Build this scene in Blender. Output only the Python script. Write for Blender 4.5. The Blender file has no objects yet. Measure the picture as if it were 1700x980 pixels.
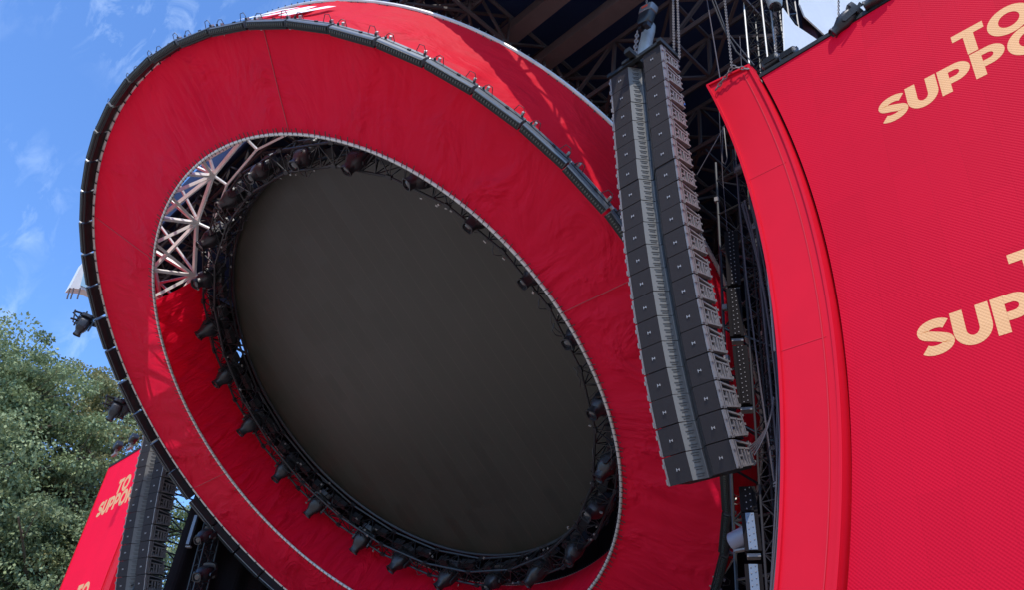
import bpy, math, random
import numpy as np
from mathutils import Vector, Matrix, noise
random.seed(7)
sc = bpy.context.scene
col = sc.collection
R = math.radians

# ------------------------------------------------------------------ camera
F_PX = 1387.336
AX_R = (0.68339, 0.72277, 0.10251)
AX_U = (0.35783, -0.45402, 0.81597)
AX_F = (-0.63634, 0.52101, 0.56888)
_r, _u, _f = (Vector(v).normalized() for v in (AX_R, AX_U, AX_F))
cd = bpy.data.cameras.new('camera')
cam = bpy.data.objects.new('camera', cd)
col.objects.link(cam)
cam.matrix_world = Matrix(((_r.x, _u.x, -_f.x, 0), (_r.y, _u.y, -_f.y, 0), (_r.z, _u.z, -_f.z, 0), (0, 0, 0, 1)))
cd.sensor_width = 36
cd.lens = F_PX / 1700 * 36
cd.clip_start = 0.1
cd.clip_end = 3000
sc.camera = cam
GZ = -1.7                     # the camera is at eye height above the lawn

# ------------------------------------------------------------------ light
SUN = Vector((0.42, -0.50, 1.0)).normalized()
sun_el = math.asin(SUN.z)
sun_az = math.atan2(SUN.x, SUN.y)
w = bpy.data.worlds.new('World')
sc.world = w
w.use_nodes = True
nt = w.node_tree
nt.nodes.clear()
wo = nt.nodes.new('ShaderNodeOutputWorld')
bg = nt.nodes.new('ShaderNodeBackground')
sky = nt.nodes.new('ShaderNodeTexSky')
sky.sky_type = 'NISHITA'
sky.sun_disc = False
sky.sun_elevation = sun_el
sky.sun_rotation = sun_az
sky.air_density = 1.0
sky.dust_density = 0.3
sky.ozone_density = 2.0
bg.inputs['Strength'].default_value = 0.15
# thin cirrus: stretched noise over the view direction
tc = nt.nodes.new('ShaderNodeTexCoord')
mp = nt.nodes.new('ShaderNodeMapping')
mp.inputs['Rotation'].default_value = (R(20), R(-35), R(25))
mp.inputs['Scale'].default_value = (8.0, 18.0, 11.0)
n1 = nt.nodes.new('ShaderNodeTexNoise')
n1.inputs['Scale'].default_value = 1.7
n1.inputs['Detail'].default_value = 9
n1.inputs['Roughness'].default_value = 0.62
n1.inputs['Distortion'].default_value = 0.5
cr = nt.nodes.new('ShaderNodeValToRGB')
cr.color_ramp.elements[0].position = 0.50
cr.color_ramp.elements[1].position = 0.80
n2 = nt.nodes.new('ShaderNodeTexNoise')
n2.inputs['Scale'].default_value = 7.0
n2.inputs['Detail'].default_value = 3
cr2 = nt.nodes.new('ShaderNodeValToRGB')
cr2.color_ramp.elements[0].position = 0.40
cr2.color_ramp.elements[1].position = 0.62
mu = nt.nodes.new('ShaderNodeMath'); mu.operation = 'MULTIPLY'
mu2 = nt.nodes.new('ShaderNodeMath'); mu2.operation = 'MULTIPLY'; mu2.inputs[1].default_value = 0.55
mx = nt.nodes.new('ShaderNodeMix'); mx.data_type = 'RGBA'
mx.inputs['B'].default_value = (4.4, 5.4, 6.8, 1)
L = nt.links.new
L(tc.outputs['Generated'], mp.inputs['Vector'])
L(mp.outputs[0], n1.inputs['Vector'])
L(tc.outputs['Generated'], n2.inputs['Vector'])
L(n1.outputs['Fac'], cr.inputs[0]); L(n2.outputs['Fac'], cr2.inputs[0])
L(cr.outputs[0], mu.inputs[0]); L(cr2.outputs[0], mu.inputs[1])
L(mu.outputs[0], mu2.inputs[0]); L(mu2.outputs[0], mx.inputs['Factor'])
hs = nt.nodes.new('ShaderNodeMix'); hs.data_type = 'RGBA'; hs.blend_type = 'MULTIPLY'
hs.inputs['Factor'].default_value = 1.0
hs.inputs['B'].default_value = (0.72, 1.00, 1.36, 1)
L(sky.outputs[0], hs.inputs['A'])
L(hs.outputs['Result'], mx.inputs['A']); L(mx.outputs['Result'], bg.inputs['Color'])
L(bg.outputs[0], wo.inputs['Surface'])

sl = bpy.data.lights.new('sun', 'SUN')
sl.energy = 2.75
sl.angle = R(0.55)
sl.color = (1.0, 0.95, 0.88)
so = bpy.data.objects.new('sun', sl)
col.objects.link(so)
so.rotation_euler = SUN.to_track_quat('Z', 'Y').to_euler()
sc.view_settings.view_transform = 'Standard'
sc.view_settings.look = 'None'
sc.view_settings.exposure = 0.62
sc.view_settings.gamma = 1.0
sc.cycles.max_bounces = 8
sc.cycles.transmission_bounces = 4
sc.cycles.use_denoising = True

# ------------------------------------------------------------------ helpers
def at(px, py, axis, val):
    """point where the sight line of a photo pixel meets the plane axis = val"""
    d = _r * ((px - 850) / F_PX) + _u * ((490 - py) / F_PX) + _f
    return d * (val / d[axis])

def dist(px, py, D):
    d = (_r * ((px - 850) / F_PX) + _u * ((490 - py) / F_PX) + _f).normalized()
    return d * D

def mat(name, base, rough=0.6, metal=0.0, spec=0.5, var=0.0, vscale=6.0, bump=0.0, bscale=30.0):
    m = bpy.data.materials.new(name)
    m.use_nodes = True
    t = m.node_tree
    b = t.nodes['Principled BSDF']
    b.inputs['Base Color'].default_value = (*base, 1)
    b.inputs['Roughness'].default_value = rough
    b.inputs['Metallic'].default_value = metal
    b.inputs['Specular IOR Level'].default_value = spec
    if var or bump:
        c = t.nodes.new('ShaderNodeTexCoord')
        n = t.nodes.new('ShaderNodeTexNoise')
        n.inputs['Scale'].default_value = vscale
        n.inputs['Detail'].default_value = 6
        t.links.new(c.outputs['Object'], n.inputs['Vector'])
    if var:
        x = t.nodes.new('ShaderNodeMix'); x.data_type = 'RGBA'
        x.inputs['A'].default_value = (*[v * (1 - var) for v in base], 1)
        x.inputs['B'].default_value = (*[min(1, v * (1 + var)) for v in base], 1)
        t.links.new(n.outputs['Fac'], x.inputs['Factor'])
        t.links.new(x.outputs['Result'], b.inputs['Base Color'])
    if bump:
        n3 = t.nodes.new('ShaderNodeTexNoise')
        n3.inputs['Scale'].default_value = bscale
        n3.inputs['Detail'].default_value = 4
        t.links.new(c.outputs['Object'], n3.inputs['Vector'])
        bp = t.nodes.new('ShaderNodeBump')
        bp.inputs['Strength'].default_value = bump
        bp.inputs['Distance'].default_value = 0.02
        t.links.new(n3.outputs['Fac'], bp.inputs['Height'])
        t.links.new(bp.outputs[0], b.inputs['Normal'])
    return m

def fabric(name, base, trans, wr_scale=(14, 1.6, 1), wr=0.5, tfac=0.35, seams=True):
    """stretched event fabric: lets some light through, creases run with the UV's v axis"""
    m = bpy.data.materials.new(name)
    m.use_nodes = True
    t = m.node_tree
    t.nodes.clear()
    k = t.links.new
    out = t.nodes.new('ShaderNodeOutputMaterial')
    b = t.nodes.new('ShaderNodeBsdfPrincipled')
    b.inputs['Roughness'].default_value = 0.62
    b.inputs['Specular IOR Level'].default_value = 0.15
    tr = t.nodes.new('ShaderNodeBsdfTranslucent')
    tr.inputs['Color'].default_value = (*trans, 1)
    ms = t.nodes.new('ShaderNodeMixShader')
    ms.inputs[0].default_value = tfac
    uv = t.nodes.new('ShaderNodeUVMap')
    mp = t.nodes.new('ShaderNodeMapping')
    mp.inputs['Scale'].default_value = wr_scale
    k(uv.outputs[0], mp.inputs[0])
    n = t.nodes.new('ShaderNodeTexNoise'); n.inputs['Scale'].default_value = 1.0
    n.inputs['Detail'].default_value = 4; n.inputs['Distortion'].default_value = 0.8
    k(mp.outputs[0], n.inputs['Vector'])
    pw = t.nodes.new('ShaderNodeMath'); pw.operation = 'POWER'; pw.inputs[1].default_value = 3.5
    k(n.outputs['Fac'], pw.inputs[0])
    nb = t.nodes.new('ShaderNodeTexNoise'); nb.inputs['Scale'].default_value = 0.45
    nb.inputs['Detail'].default_value = 3
    ob = t.nodes.new('ShaderNodeTexCoord')
    k(ob.outputs['Object'], nb.inputs['Vector'])
    ml = t.nodes.new('ShaderNodeMath'); ml.operation = 'MULTIPLY'
    k(pw.outputs[0], ml.inputs[0]); k(nb.outputs['Fac'], ml.inputs[1])
    ad = t.nodes.new('ShaderNodeMath'); ad.operation = 'MULTIPLY_ADD'; ad.inputs[1].default_value = 3.0
    nf = t.nodes.new('ShaderNodeTexNoise'); nf.inputs['Scale'].default_value = 90
    nfm = t.nodes.new('ShaderNodeMath'); nfm.operation = 'MULTIPLY'; nfm.inputs[1].default_value = 0.012
    k(ob.outputs['Object'], nf.inputs['Vector']); k(nf.outputs['Fac'], nfm.inputs[0])
    k(ml.outputs[0], ad.inputs[0]); k(nfm.outputs[0], ad.inputs[2])
    bp = t.nodes.new('ShaderNodeBump'); bp.inputs['Strength'].default_value = wr
    bp.inputs['Distance'].default_value = 0.4
    k(ad.outputs[0], bp.inputs['Height'])
    k(bp.outputs[0], b.inputs['Normal']); k(bp.outputs[0], tr.inputs['Normal'])
    # worn, slightly uneven dye
    nv = t.nodes.new('ShaderNodeTexNoise'); nv.inputs['Scale'].default_value = 0.8; nv.inputs['Detail'].default_value = 6
    k(ob.outputs['Object'], nv.inputs['Vector'])
    x = t.nodes.new('ShaderNodeMix'); x.data_type = 'RGBA'
    x.inputs['A'].default_value = (*[v * 0.88 for v in base], 1)
    x.inputs['B'].default_value = (*[min(1, v * 1.1) for v in base], 1)
    k(nv.outputs['Fac'], x.inputs['Factor'])
    k(x.outputs['Result'], b.inputs['Base Color'])
    k(b.outputs[0], ms.inputs[1]); k(tr.outputs[0], ms.inputs[2])
    k(ms.outputs[0], out.inputs['Surface'])
    return m

class MB:
    def __init__(s):
        s.v = []; s.f = []; s.uv = None
    def face(s, pts):
        i = len(s.v); s.v += [tuple(p) for p in pts]; s.f.append(tuple(range(i, i + len(pts))))
        return s
    def box(s, c, size, M=None):
        c = Vector(c); hx, hy, hz = (q / 2 for q in size); i = len(s.v)
        for z in (-hz, hz):
            for x, y in ((-hx, -hy), (hx, -hy), (hx, hy), (-hx, hy)):
                p = Vector((x, y, z))
                if M is not None: p = M @ p
                s.v.append(tuple(c + p))
        s.f += [(i, i+3, i+2, i+1), (i+4, i+5, i+6, i+7), (i, i+1, i+5, i+4), (i+1, i+2, i+6, i+5), (i+2, i+3, i+7, i+6), (i+3, i, i+4, i+7)]
        return s
    def bar(s, a, b, w, h=None, up=(0, 0, 1)):
        a, b = Vector(a), Vector(b); h = h or w
        d = (b - a); ln = d.length
        if ln < 1e-6: return s
        d /= ln
        up = Vector(up)
        if abs(d.dot(up)) > 0.97: up = Vector((1, 0, 0)) if abs(d.x) < 0.9 else Vector((0, 1, 0))
        x = d.cross(up).normalized(); y = x.cross(d)
        M = Matrix((x, y, d)).transposed()
        return s.box((a + b) / 2, (w, h, ln), M)
    def tube(s, pts, r, n=6, closed=False, caps=True):
        pts = [Vector(p) for p in pts]; m = len(pts)
        if m < 2: return s
        i0 = len(s.v); x = None
        for k in range(m):
            if closed: t = pts[(k + 1) % m] - pts[k - 1]
            else: t = pts[min(k + 1, m - 1)] - pts[max(k - 1, 0)]
            t.normalize()
            if x is None: x = t.orthogonal().normalized()
            else: x = (x - t * x.dot(t)).normalized()
            y = t.cross(x); rr = r[k] if hasattr(r, '__len__') else r
            for q in range(n):
                a = 2 * math.pi * q / n
                s.v.append(tuple(pts[k] + (x * math.cos(a) + y * math.sin(a)) * rr))
        for k in range(m if closed else m - 1):
            k2 = (k + 1) % m
            for q in range(n):
                q2 = (q + 1) % n
                s.f.append((i0 + k * n + q, i0 + k * n + q2, i0 + k2 * n + q2, i0 + k2 * n + q))
        if not closed and caps:
            s.f.append(tuple(i0 + q for q in range(n))[::-1]); s.f.append(tuple(i0 + (m - 1) * n + q for q in range(n)))
        return s
    def grid(s, fn, nu, nv, uv=None, closed=False):
        i0 = len(s.v)
        for a in range(nu + 1):
            for b in range(nv + 1): s.v.append(tuple(fn(a / nu, b / nv)))
        if uv is not None and s.uv is None: s.uv = {}
        for a in range(nu):
            for b in range(nv):
                q = (i0 + a * (nv + 1) + b, i0 + (a + 1) * (nv + 1) + b, i0 + (a + 1) * (nv + 1) + b + 1, i0 + a * (nv + 1) + b + 1)
                if uv is not None:
                    s.uv[len(s.f)] = [uv(*p) for p in ((a / nu, b / nv), ((a + 1) / nu, b / nv), ((a + 1) / nu, (b + 1) / nv), (a / nu, (b + 1) / nv))]
                s.f.append(q)
        return s
    def prism(s, poly, off):
        """solid from a planar outline and a thickness vector"""
        n = len(poly); off = Vector(off)
        a = [Vector(p) for p in poly]; b = [p + off for p in a]
        i = len(s.v); s.v += [tuple(p) for p in a + b]
        s.f.append(tuple(range(i, i + n))[::-1]); s.f.append(tuple(range(i + n, i + 2 * n)))
        for k in range(n):
            s.f.append((i + k, i + (k + 1) % n, i + n + (k + 1) % n, i + n + k))
        return s
    def sections(s, secs, n=16, e=2.6):
        """closed body along z from (z, half x, half y) sections"""
        i0 = len(s.v)
        for z, hx, hy in secs:
            for q in range(n):
                a = 2 * math.pi * q / n; c, d = math.cos(a), math.sin(a)
                s.v.append((math.copysign(abs(c) ** (2 / e), c) * hx, math.copysign(abs(d) ** (2 / e), d) * hy, z))
        for k in range(len(secs) - 1):
            for q in range(n):
                q2 = (q + 1) % n
                s.f.append((i0 + k * n + q, i0 + k * n + q2, i0 + (k + 1) * n + q2, i0 + (k + 1) * n + q))
        s.f.append(tuple(i0 + q for q in range(n))[::-1]); s.f.append(tuple(i0 + (len(secs) - 1) * n + q for q in range(n)))
        return s
    def xform(s, M, start=0):
        s.v[start:] = [tuple(M @ Vector(p)) for p in s.v[start:]]
        return s
    def build(s, name, m, parent=None, smooth=False):
        me = bpy.data.meshes.new(name)
        me.from_pydata(s.v, [], s.f)
        if s.uv:
            l = me.uv_layers.new(name='UVMap')
            for fi, uvs in s.uv.items():
                for li, u in zip(me.polygons[fi].loop_indices, uvs): l.data[li].uv = u
        me.materials.append(m)
        if smooth:
            for p in me.polygons: p.use_smooth = True
            if smooth != 'all':
                try: me.set_sharp_from_angle(angle=R(40))
                except Exception: pass
        me.update()
        o = bpy.data.objects.new(name, me)
        col.objects.link(o)
        if parent is not None: o.parent = parent
        return o

def tag(o, label=None, cat=None, group=None, kind=None):
    if label: o['label'] = label
    if cat: o['category'] = cat
    if group: o['group'] = group
    if kind: o['kind'] = kind
    return o

def empty(name, M, label=None, cat=None, group=None):
    o = bpy.data.objects.new(name, None)
    o.empty_display_size = 0.2
    col.objects.link(o)
    o.matrix_world = M if isinstance(M, Matrix) else Matrix.Translation(M)
    return tag(o, label, cat, group)

def copy_tree(o, M=None, label=None, group=None, parent=None):
    c = o.copy(); col.objects.link(c)
    if parent is not None: c.parent = parent
    for ch in list(kids.get(o.name, ())):
        copy_tree(ch, parent=c)
    if M is not None: c.matrix_world = M
    if label: c['label'] = label
    if group: c['group'] = group
    return c
kids = {}
def freeze(root):
    """remember the children of a prototype so it can be copied"""
    for o in [root] + list(root.children_recursive): kids[o.name] = list(o.children)

def truss(mb, a, b, wd, r=0.03, step=None, up=(0, 0, 1), n=5, br=None):
    """box truss: four chords and zigzag bracing"""
    a, b = Vector(a), Vector(b); d = (b - a); ln = d.length; d.normalize()
    up = Vector(up)
    if abs(d.dot(up)) > 0.95: up = Vector((0, 1, 0))
    x = d.cross(up).normalized(); y = x.cross(d); h = wd / 2
    cs = [x * h + y * h, -x * h + y * h, -x * h - y * h, x * h - y * h]
    for c in cs: mb.tube([a + c, b + c], r, n)
    step = step or wd
    k = max(1, int(round(ln / step))); br = br or r * 0.6
    for i in range(k):
        p0 = a + d * (ln * i / k); p1 = a + d * (ln * (i + 1) / k)
        for q in range(4):
            c0, c1 = cs[q], cs[(q + 1) % 4]
            if i % 2: c0, c1 = c1, c0
            mb.tube([p0 + c0, p1 + c1], br, 4, caps=False)
            if i == 0: mb.tube([p0 + c0, p0 + c1], br, 4, caps=False)
            mb.tube([p1 + c0, p1 + c1], br, 4, caps=False)

def chain_mb(a, b, link=0.07, r=0.009):
    """hoist chain of alternating flat links"""
    m = MB(); a, b = Vector(a), Vector(b); d = b - a; n = max(2, int(d.length / (link * 0.72))); d.normalize()
    x = d.orthogonal().normalized(); y = d.cross(x)
    for i in range(n):
        c = a + (b - a) * ((i + .5) / n); s = x if i % 2 else y
        pts = [c + d * (math.cos(t) * link / 2) + s * (math.sin(t) * link * 0.26) for t in [k * math.pi / 4 for k in range(8)]]
        m.tube(pts, r, 4, closed=True)
    return m

# ------------------------------------------------------------------ materials
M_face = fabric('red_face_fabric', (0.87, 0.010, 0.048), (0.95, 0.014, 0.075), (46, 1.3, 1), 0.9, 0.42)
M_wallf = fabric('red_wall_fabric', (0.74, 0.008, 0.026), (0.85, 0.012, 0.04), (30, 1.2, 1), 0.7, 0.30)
M_inner = fabric('red_inner_fabric', (0.90, 0.007, 0.045), (0.95, 0.012, 0.05), (60, 0.9, 1), 0.55, 0.48)
M_black = mat('black_metal', (0.018, 0.018, 0.02), 0.45, 0.0, 0.5, 0.3, 4)
M_blackm = mat('black_plastic', (0.014, 0.014, 0.016), 0.38, 0.0, 0.5, 0.25, 9, 0.2, 60)
M_truss = mat('black_truss_paint', (0.022, 0.022, 0.024), 0.4, 0.3, 0.5, 0.4, 5)
M_alu = mat('aluminium', (0.46, 0.45, 0.43), 0.42, 0.55, 0.5, 0.2, 3)
M_pipe = mat('pale_pipe', (0.55, 0.53, 0.50), 0.4, 0.35, 0.5, 0.25, 5)
M_white = mat('whitewashed_steel', (0.80, 0.80, 0.76), 0.5, 0.0, 0.5, 0.22, 2.5, 0.15, 25)
M_roofst = mat('brown_grey_steel', (0.050, 0.038, 0.040), 0.6, 0.0, 0.25, 0.3, 2)
M_beam = mat('roof_beam_steel', (0.085, 0.062, 0.060), 0.6, 0, 0.3, 0.3, 2)
M_canopy = mat('dark_canopy_cloth', (0.013, 0.024, 0.068), 0.8, 0, 0.2, 0.3, 0.7)
M_drape = mat('black_drape', (0.012, 0.010, 0.012), 0.9, 0, 0.1, 0.4, 1.2)
M_maroon = mat('dark_backdrop', (0.022, 0.006, 0.009), 0.9, 0, 0.1, 0.4, 0.8)
M_matte = mat('matte_black_paint', (0.010, 0.008, 0.009), 0.85, 0, 0.12)
M_dot = mat('dim_lens_dot', (0.22, 0.2, 0.2), 0.4)
M_cable = mat('black_cable', (0.03, 0.028, 0.03), 0.5)
M_cablegrey = mat('grey_cable', (0.075, 0.06, 0.065), 0.5)
M_tarp = mat('white_tarpaulin', (0.66, 0.66, 0.64), 0.5, 0, 0.4, 0.12, 1.2, 0.9, 1.6)
M_lens = mat('lens_glass', (0.02, 0.022, 0.025), 0.08, 0.0, 0.9)
M_ledlens = mat('batten_lenses', (0.03, 0.04, 0.035), 0.2, 0, 0.8)
M_amber = mat('amber_batten_face', (0.36, 0.22, 0.05), 0.3, 0, 0.7)
M_silver = mat('silver_housing', (0.15, 0.155, 0.16), 0.38, 0.4, 0.5, 0.2, 5)
M_darkhs = mat('dark_housing', (0.012, 0.014, 0.015), 0.5, 0.0, 0.3, 0.2, 5)
M_grille = mat('speaker_grille', (0.030, 0.025, 0.025), 0.75, 0.0, 0.15, 0.12, 14, 0.35, 160)
M_horn = mat('grey_horn', (0.165, 0.16, 0.15), 0.5, 0.0, 0.25, 0.15, 6)
M_slot = mat('horn_slot', (0.05, 0.05, 0.05), 0.7)
M_rig = mat('rigging_steel', (0.19, 0.165, 0.155), 0.45, 0.1, 0.5, 0.4, 9)
M_badge = mat('pale_badge', (0.36, 0.34, 0.33), 0.4, 0.2)
M_redpaint = mat('glossy_red_panel', (0.62, 0.006, 0.022), 0.5, 0, 0.16, 0.10, 0.9, 0.35, 1.1)
M_letter = mat('peach_letter', (0.72, 0.38, 0.18), 0.6, 0, 0.3)
M_wletter = mat('white_letter', (0.85, 0.83, 0.82), 0.6, 0, 0.3)
M_tie = mat('pale_blue_rope', (0.45, 0.60, 0.72), 0.7)
M_ball = mat('grey_cover', (0.33, 0.36, 0.36), 0.45, 0.2, 0.5, 0.3, 4, 0.6, 8)
M_ledwhite = mat('frosted_lens', (0.13, 0.16, 0.21), 0.35)
M_blue = mat('blue_connector', (0.05, 0.22, 0.7), 0.4)
M_grass = mat('trodden_lawn', (0.42, 0.36, 0.31), 0.9, 0, 0.2, 0.3, 0.5, 0.6, 8)

# round LED screen: unlit, brown-black, vertical tile seams
def screen_mat():
    m = mat('unlit_screen', (0.045, 0.036, 0.030), 0.5, 0, 0.45)
    t = m.node_tree; b = t.nodes['Principled BSDF']; k = t.links.new
    c = t.nodes.new('ShaderNodeTexCoord'); s = t.nodes.new('ShaderNodeSeparateXYZ'); k(c.outputs['Object'], s.inputs[0])
    def line(out, per, wdt):
        a = t.nodes.new('ShaderNodeMath'); a.operation = 'MULTIPLY'; a.inputs[1].default_value = 1 / per; k(out, a.inputs[0])
        f = t.nodes.new('ShaderNodeMath'); f.operation = 'FRACT'; k(a.outputs[0], f.inputs[0])
        g = t.nodes.new('ShaderNodeMath'); g.operation = 'LESS_THAN'; g.inputs[1].default_value = wdt; k(f.outputs[0], g.inputs[0])
        return g.outputs[0]
    l1 = line(s.outputs['X'], 0.5, 0.05)
    n = t.nodes.new('ShaderNodeTexNoise'); n.inputs['Scale'].default_value = 1.3; n.inputs['Detail'].default_value = 5; k(c.outputs['Object'], n.inputs['Vector'])
    mm = t.nodes.new('ShaderNodeMath'); mm.operation = 'MULTIPLY'; k(l1, mm.inputs[0]); k(n.outputs['Fac'], mm.inputs[1])
    x = t.nodes.new('ShaderNodeMix'); x.data_type = 'RGBA'
    x.inputs['A'].default_value = (0.027, 0.025, 0.018, 1); x.inputs['B'].default_value = (0.050, 0.045, 0.033, 1)
    k(mm.outputs[0], x.inputs['Factor'])
    # tiles differ a little in tone and gloss
    sn_ = t.nodes.new('ShaderNodeVectorMath'); sn_.operation = 'SNAP'; sn_.inputs[1].default_value = (0.5, 1.0, 50)
    k(c.outputs['Object'], sn_.inputs[0])
    wn = t.nodes.new('ShaderNodeTexWhiteNoise'); wn.noise_dimensions = '3D'; k(sn_.outputs[0], wn.inputs['Vector'])
    vm = t.nodes.new('ShaderNodeMath'); vm.operation = 'MULTIPLY_ADD'; vm.inputs[1].default_value = .08; vm.inputs[2].default_value = .96; k(wn.outputs['Value'], vm.inputs[0])
    vs = t.nodes.new('ShaderNodeVectorMath'); vs.operation = 'SCALE'; k(x.outputs['Result'], vs.inputs[0]); k(vm.outputs[0], vs.inputs['Scale'])
    k(vs.outputs[0], b.inputs['Base Color'])
    rr = t.nodes.new('ShaderNodeMath'); rr.operation = 'MULTIPLY_ADD'; rr.inputs[1].default_value = .10; rr.inputs[2].default_value = .40; k(wn.outputs['Value'], rr.inputs[0]); k(rr.outputs[0], b.inputs['Roughness'])
    return m
M_screen = screen_mat()

# big red picture wall: pixel grain and tile seams, a screen that is on in daylight
def led_mat(name, base, emi, est):
    m = mat(name, base, 0.65, 0, 0.10)
    t = m.node_tree; b = t.nodes['Principled BSDF']; k = t.links.new
    c = t.nodes.new('ShaderNodeTexCoord'); s = t.nodes.new('ShaderNodeSeparateXYZ'); k(c.outputs['Object'], s.inputs[0])
    def sn(out, f):
        a = t.nodes.new('ShaderNodeMath'); a.operation = 'MULTIPLY'; a.inputs[1].default_value = f; k(out, a.inputs[0])
        q = t.nodes.new('ShaderNodeMath'); q.operation = 'SINE'; k(a.outputs[0], q.inputs[0]); return q.outputs[0]
    p = t.nodes.new('ShaderNodeMath'); p.operation = 'MULTIPLY'
    k(sn(s.outputs['X'], 2 * math.pi / 0.055), p.inputs[0]); k(sn(s.outputs['Z'], 2 * math.pi / 0.055), p.inputs[1])
    def line(out, per, wdt):
        a = t.nodes.new('ShaderNodeMath'); a.operation = 'MULTIPLY'; a.inputs[1].default_value = 1 / per; k(out, a.inputs[0])
        f = t.nodes.new('ShaderNodeMath'); f.operation = 'FRACT'; k(a.outputs[0], f.inputs[0])
        g = t.nodes.new('ShaderNodeMath'); g.operation = 'LESS_THAN'; g.inputs[1].default_value = wdt; k(f.outputs[0], g.inputs[0]); return g.outputs[0]
    ls = t.nodes.new('ShaderNodeMath'); ls.operation = 'MAXIMUM'
    k(line(s.outputs['X'], 0.5, 0.018), ls.inputs[0]); k(line(s.outputs['Z'], 1.0, 0.009), ls.inputs[1])
    n = t.nodes.new('ShaderNodeTexNoise'); n.inputs['Scale'].default_value = 0.35; n.inputs['Detail'].default_value = 5; k(c.outputs['Object'], n.inputs['Vector'])
    f1 = t.nodes.new('ShaderNodeMath'); f1.operation = 'MULTIPLY_ADD'; f1.inputs[1].default_value = 0.06; f1.inputs[2].default_value = 0.90; k(p.outputs[0], f1.inputs[0])
    f2 = t.nodes.new('ShaderNodeMath'); f2.operation = 'MULTIPLY_ADD'; f2.inputs[1].default_value = -0.10; k(ls.outputs[0], f2.inputs[0]); k(f1.outputs[0], f2.inputs[2])
    f3 = t.nodes.new('ShaderNodeMath'); f3.operation = 'MULTIPLY_ADD'; f3.inputs[1].default_value = 0.16; k(n.outputs['Fac'], f3.inputs[0]); k(f2.outputs[0], f3.inputs[2])
    sp = t.nodes.new('ShaderNodeVectorMath'); sp.operation = 'SNAP'; sp.inputs[1].default_value = (0.5, 50, 1.0); k(c.outputs['Object'], sp.inputs[0])
    wn = t.nodes.new('ShaderNodeTexWhiteNoise'); wn.noise_dimensions = '3D'; k(sp.outputs[0], wn.inputs['Vector'])
    f4 = t.nodes.new('ShaderNodeMath'); f4.operation = 'MULTIPLY_ADD'; f4.inputs[1].default_value = .07; k(wn.outputs['Value'], f4.inputs[0]); k(f3.outputs[0], f4.inputs[2])
    v = t.nodes.new('ShaderNodeVectorMath'); v.operation = 'SCALE'; v.inputs[0].default_value = base; k(f4.outputs[0], v.inputs['Scale'])
    k(v.outputs[0], b.inputs['Base Color'])
    b.inputs['Emission Color'].default_value = (*emi, 1)
    b.inputs['Emission Strength'].default_value = est
    bp = t.nodes.new('ShaderNodeBump'); bp.inputs['Strength'].default_value = 0.25; bp.inputs['Distance'].default_value = 0.01
    k(p.outputs[0], bp.inputs['Height']); k(bp.outputs[0], b.inputs['Normal'])
    return m
M_led = led_mat('red_led_picture', (0.39, 0.003, 0.018), (0.56, 0.0, 0.025), 0.20)
M_ledtxt = led_mat('peach_led_letter', (0.52, 0.30, 0.16), (0.85, 0.42, 0.14), 0.22)
M_ledleft = led_mat('far_red_led_picture', (0.50, 0.004, 0.030), (0.75, 0.0, 0.03), 0.34)

# ------------------------------------------------------------------ ground
g = MB().face([(-1500, -1500, GZ), (1500, -1500, GZ), (1500, 1500, GZ), (-1500, 1500, GZ)]).build('ground', M_grass)
tag(g, kind='structure')

# ------------------------------------------------------------------ stage deck and roof
XL, XR = -32.0, -5.6           # roof ends
YF, YB = 5.25, 25.0            # roof front and back
st = empty('stage_deck', (-19, 17, GZ), 'plywood stage deck under the canopy behind the tilted ring', 'stage')
MB().box((0, 0.4, 0.75), (24.6, 14.6, 1.5)).build('deck_floor', mat('plywood_deck', (.42, .34, .28), .6, 0, .4, .2, 1.5), st)
MB().box((0, -7.0, 0.5), (24.6, 0.16, 0.9)).build('deck_skirt', M_black, st)

rf = empty('stage_roof', (-19, YF, 17.3), 'dark blue underside of the stage canopy with brown steel beams and lattice trusses', 'roof')
def rl(p): return Vector(p) - Vector((-19, YF, 17.3))
cb = MB()
cb.prism([rl(p) for p in ((XL, YF + .3, 18.7), (XR, YF + .3, 18.7), (XR, YB, 19.6), (XL, YB, 19.6))], (0, 0, 0.25))
cb.build('canopy', M_canopy, rf)
MB().box(rl(((XL + XR) / 2, 5.25, 18.1)), (XR - XL, .06, 1.6)).build('fascia', M_canopy, rf)
for yy in (8.15, 9.35):
    MB().bar(rl((-15.5, yy, 17.75)), rl((-5.9, yy, 17.75)), 0.42, 0.36).build('beam', M_beam, rf)
for (a, b) in (((-31.6, 6.3, 17.9), (-5.9, 6.3, 17.9)),):
    t = MB(); truss(t, rl(a), rl(b), 1.0, 0.06, 1.3, br=0.04); t.build('front_truss', M_roofst, rf)
for xx in (-11.7, -17.5, -24.0, -30.8):
    t = MB(); truss(t, rl((xx, 5.4, 17.6)), rl((xx, 22, 17.6)), 1.05, 0.06, 1.25, br=0.045); t.build('rafter_truss', M_roofst, rf)
for yy, x0, x1, z in ((10.9, -15, -5.9, 17.1), (14.2, -31, -6, 17.2), (18.5, -31, -6, 17.3)):
    t = MB(); truss(t, rl((x0, yy, z)), rl((x1, yy, z)), 1.5, 0.07, 1.7, br=0.055); t.build('cross_truss', M_roofst, rf)
# tarpaulin skirts on the right-hand end of the roof
for pts in (((1326, -60), (1326, 8), (1334, 28), (1371, 62), (1440, 62), (1560, -60)),
            ((1298, 14), (1302, 110), (1345, 100), (1366, 74), (1318, 42))):
    P = [rl(at(x, y, 0, -5.1)) for x, y in pts]
    MB().prism(P, (0.03, 0, 0)).build('tarpaulin_skirt', M_tarp, rf)

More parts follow.
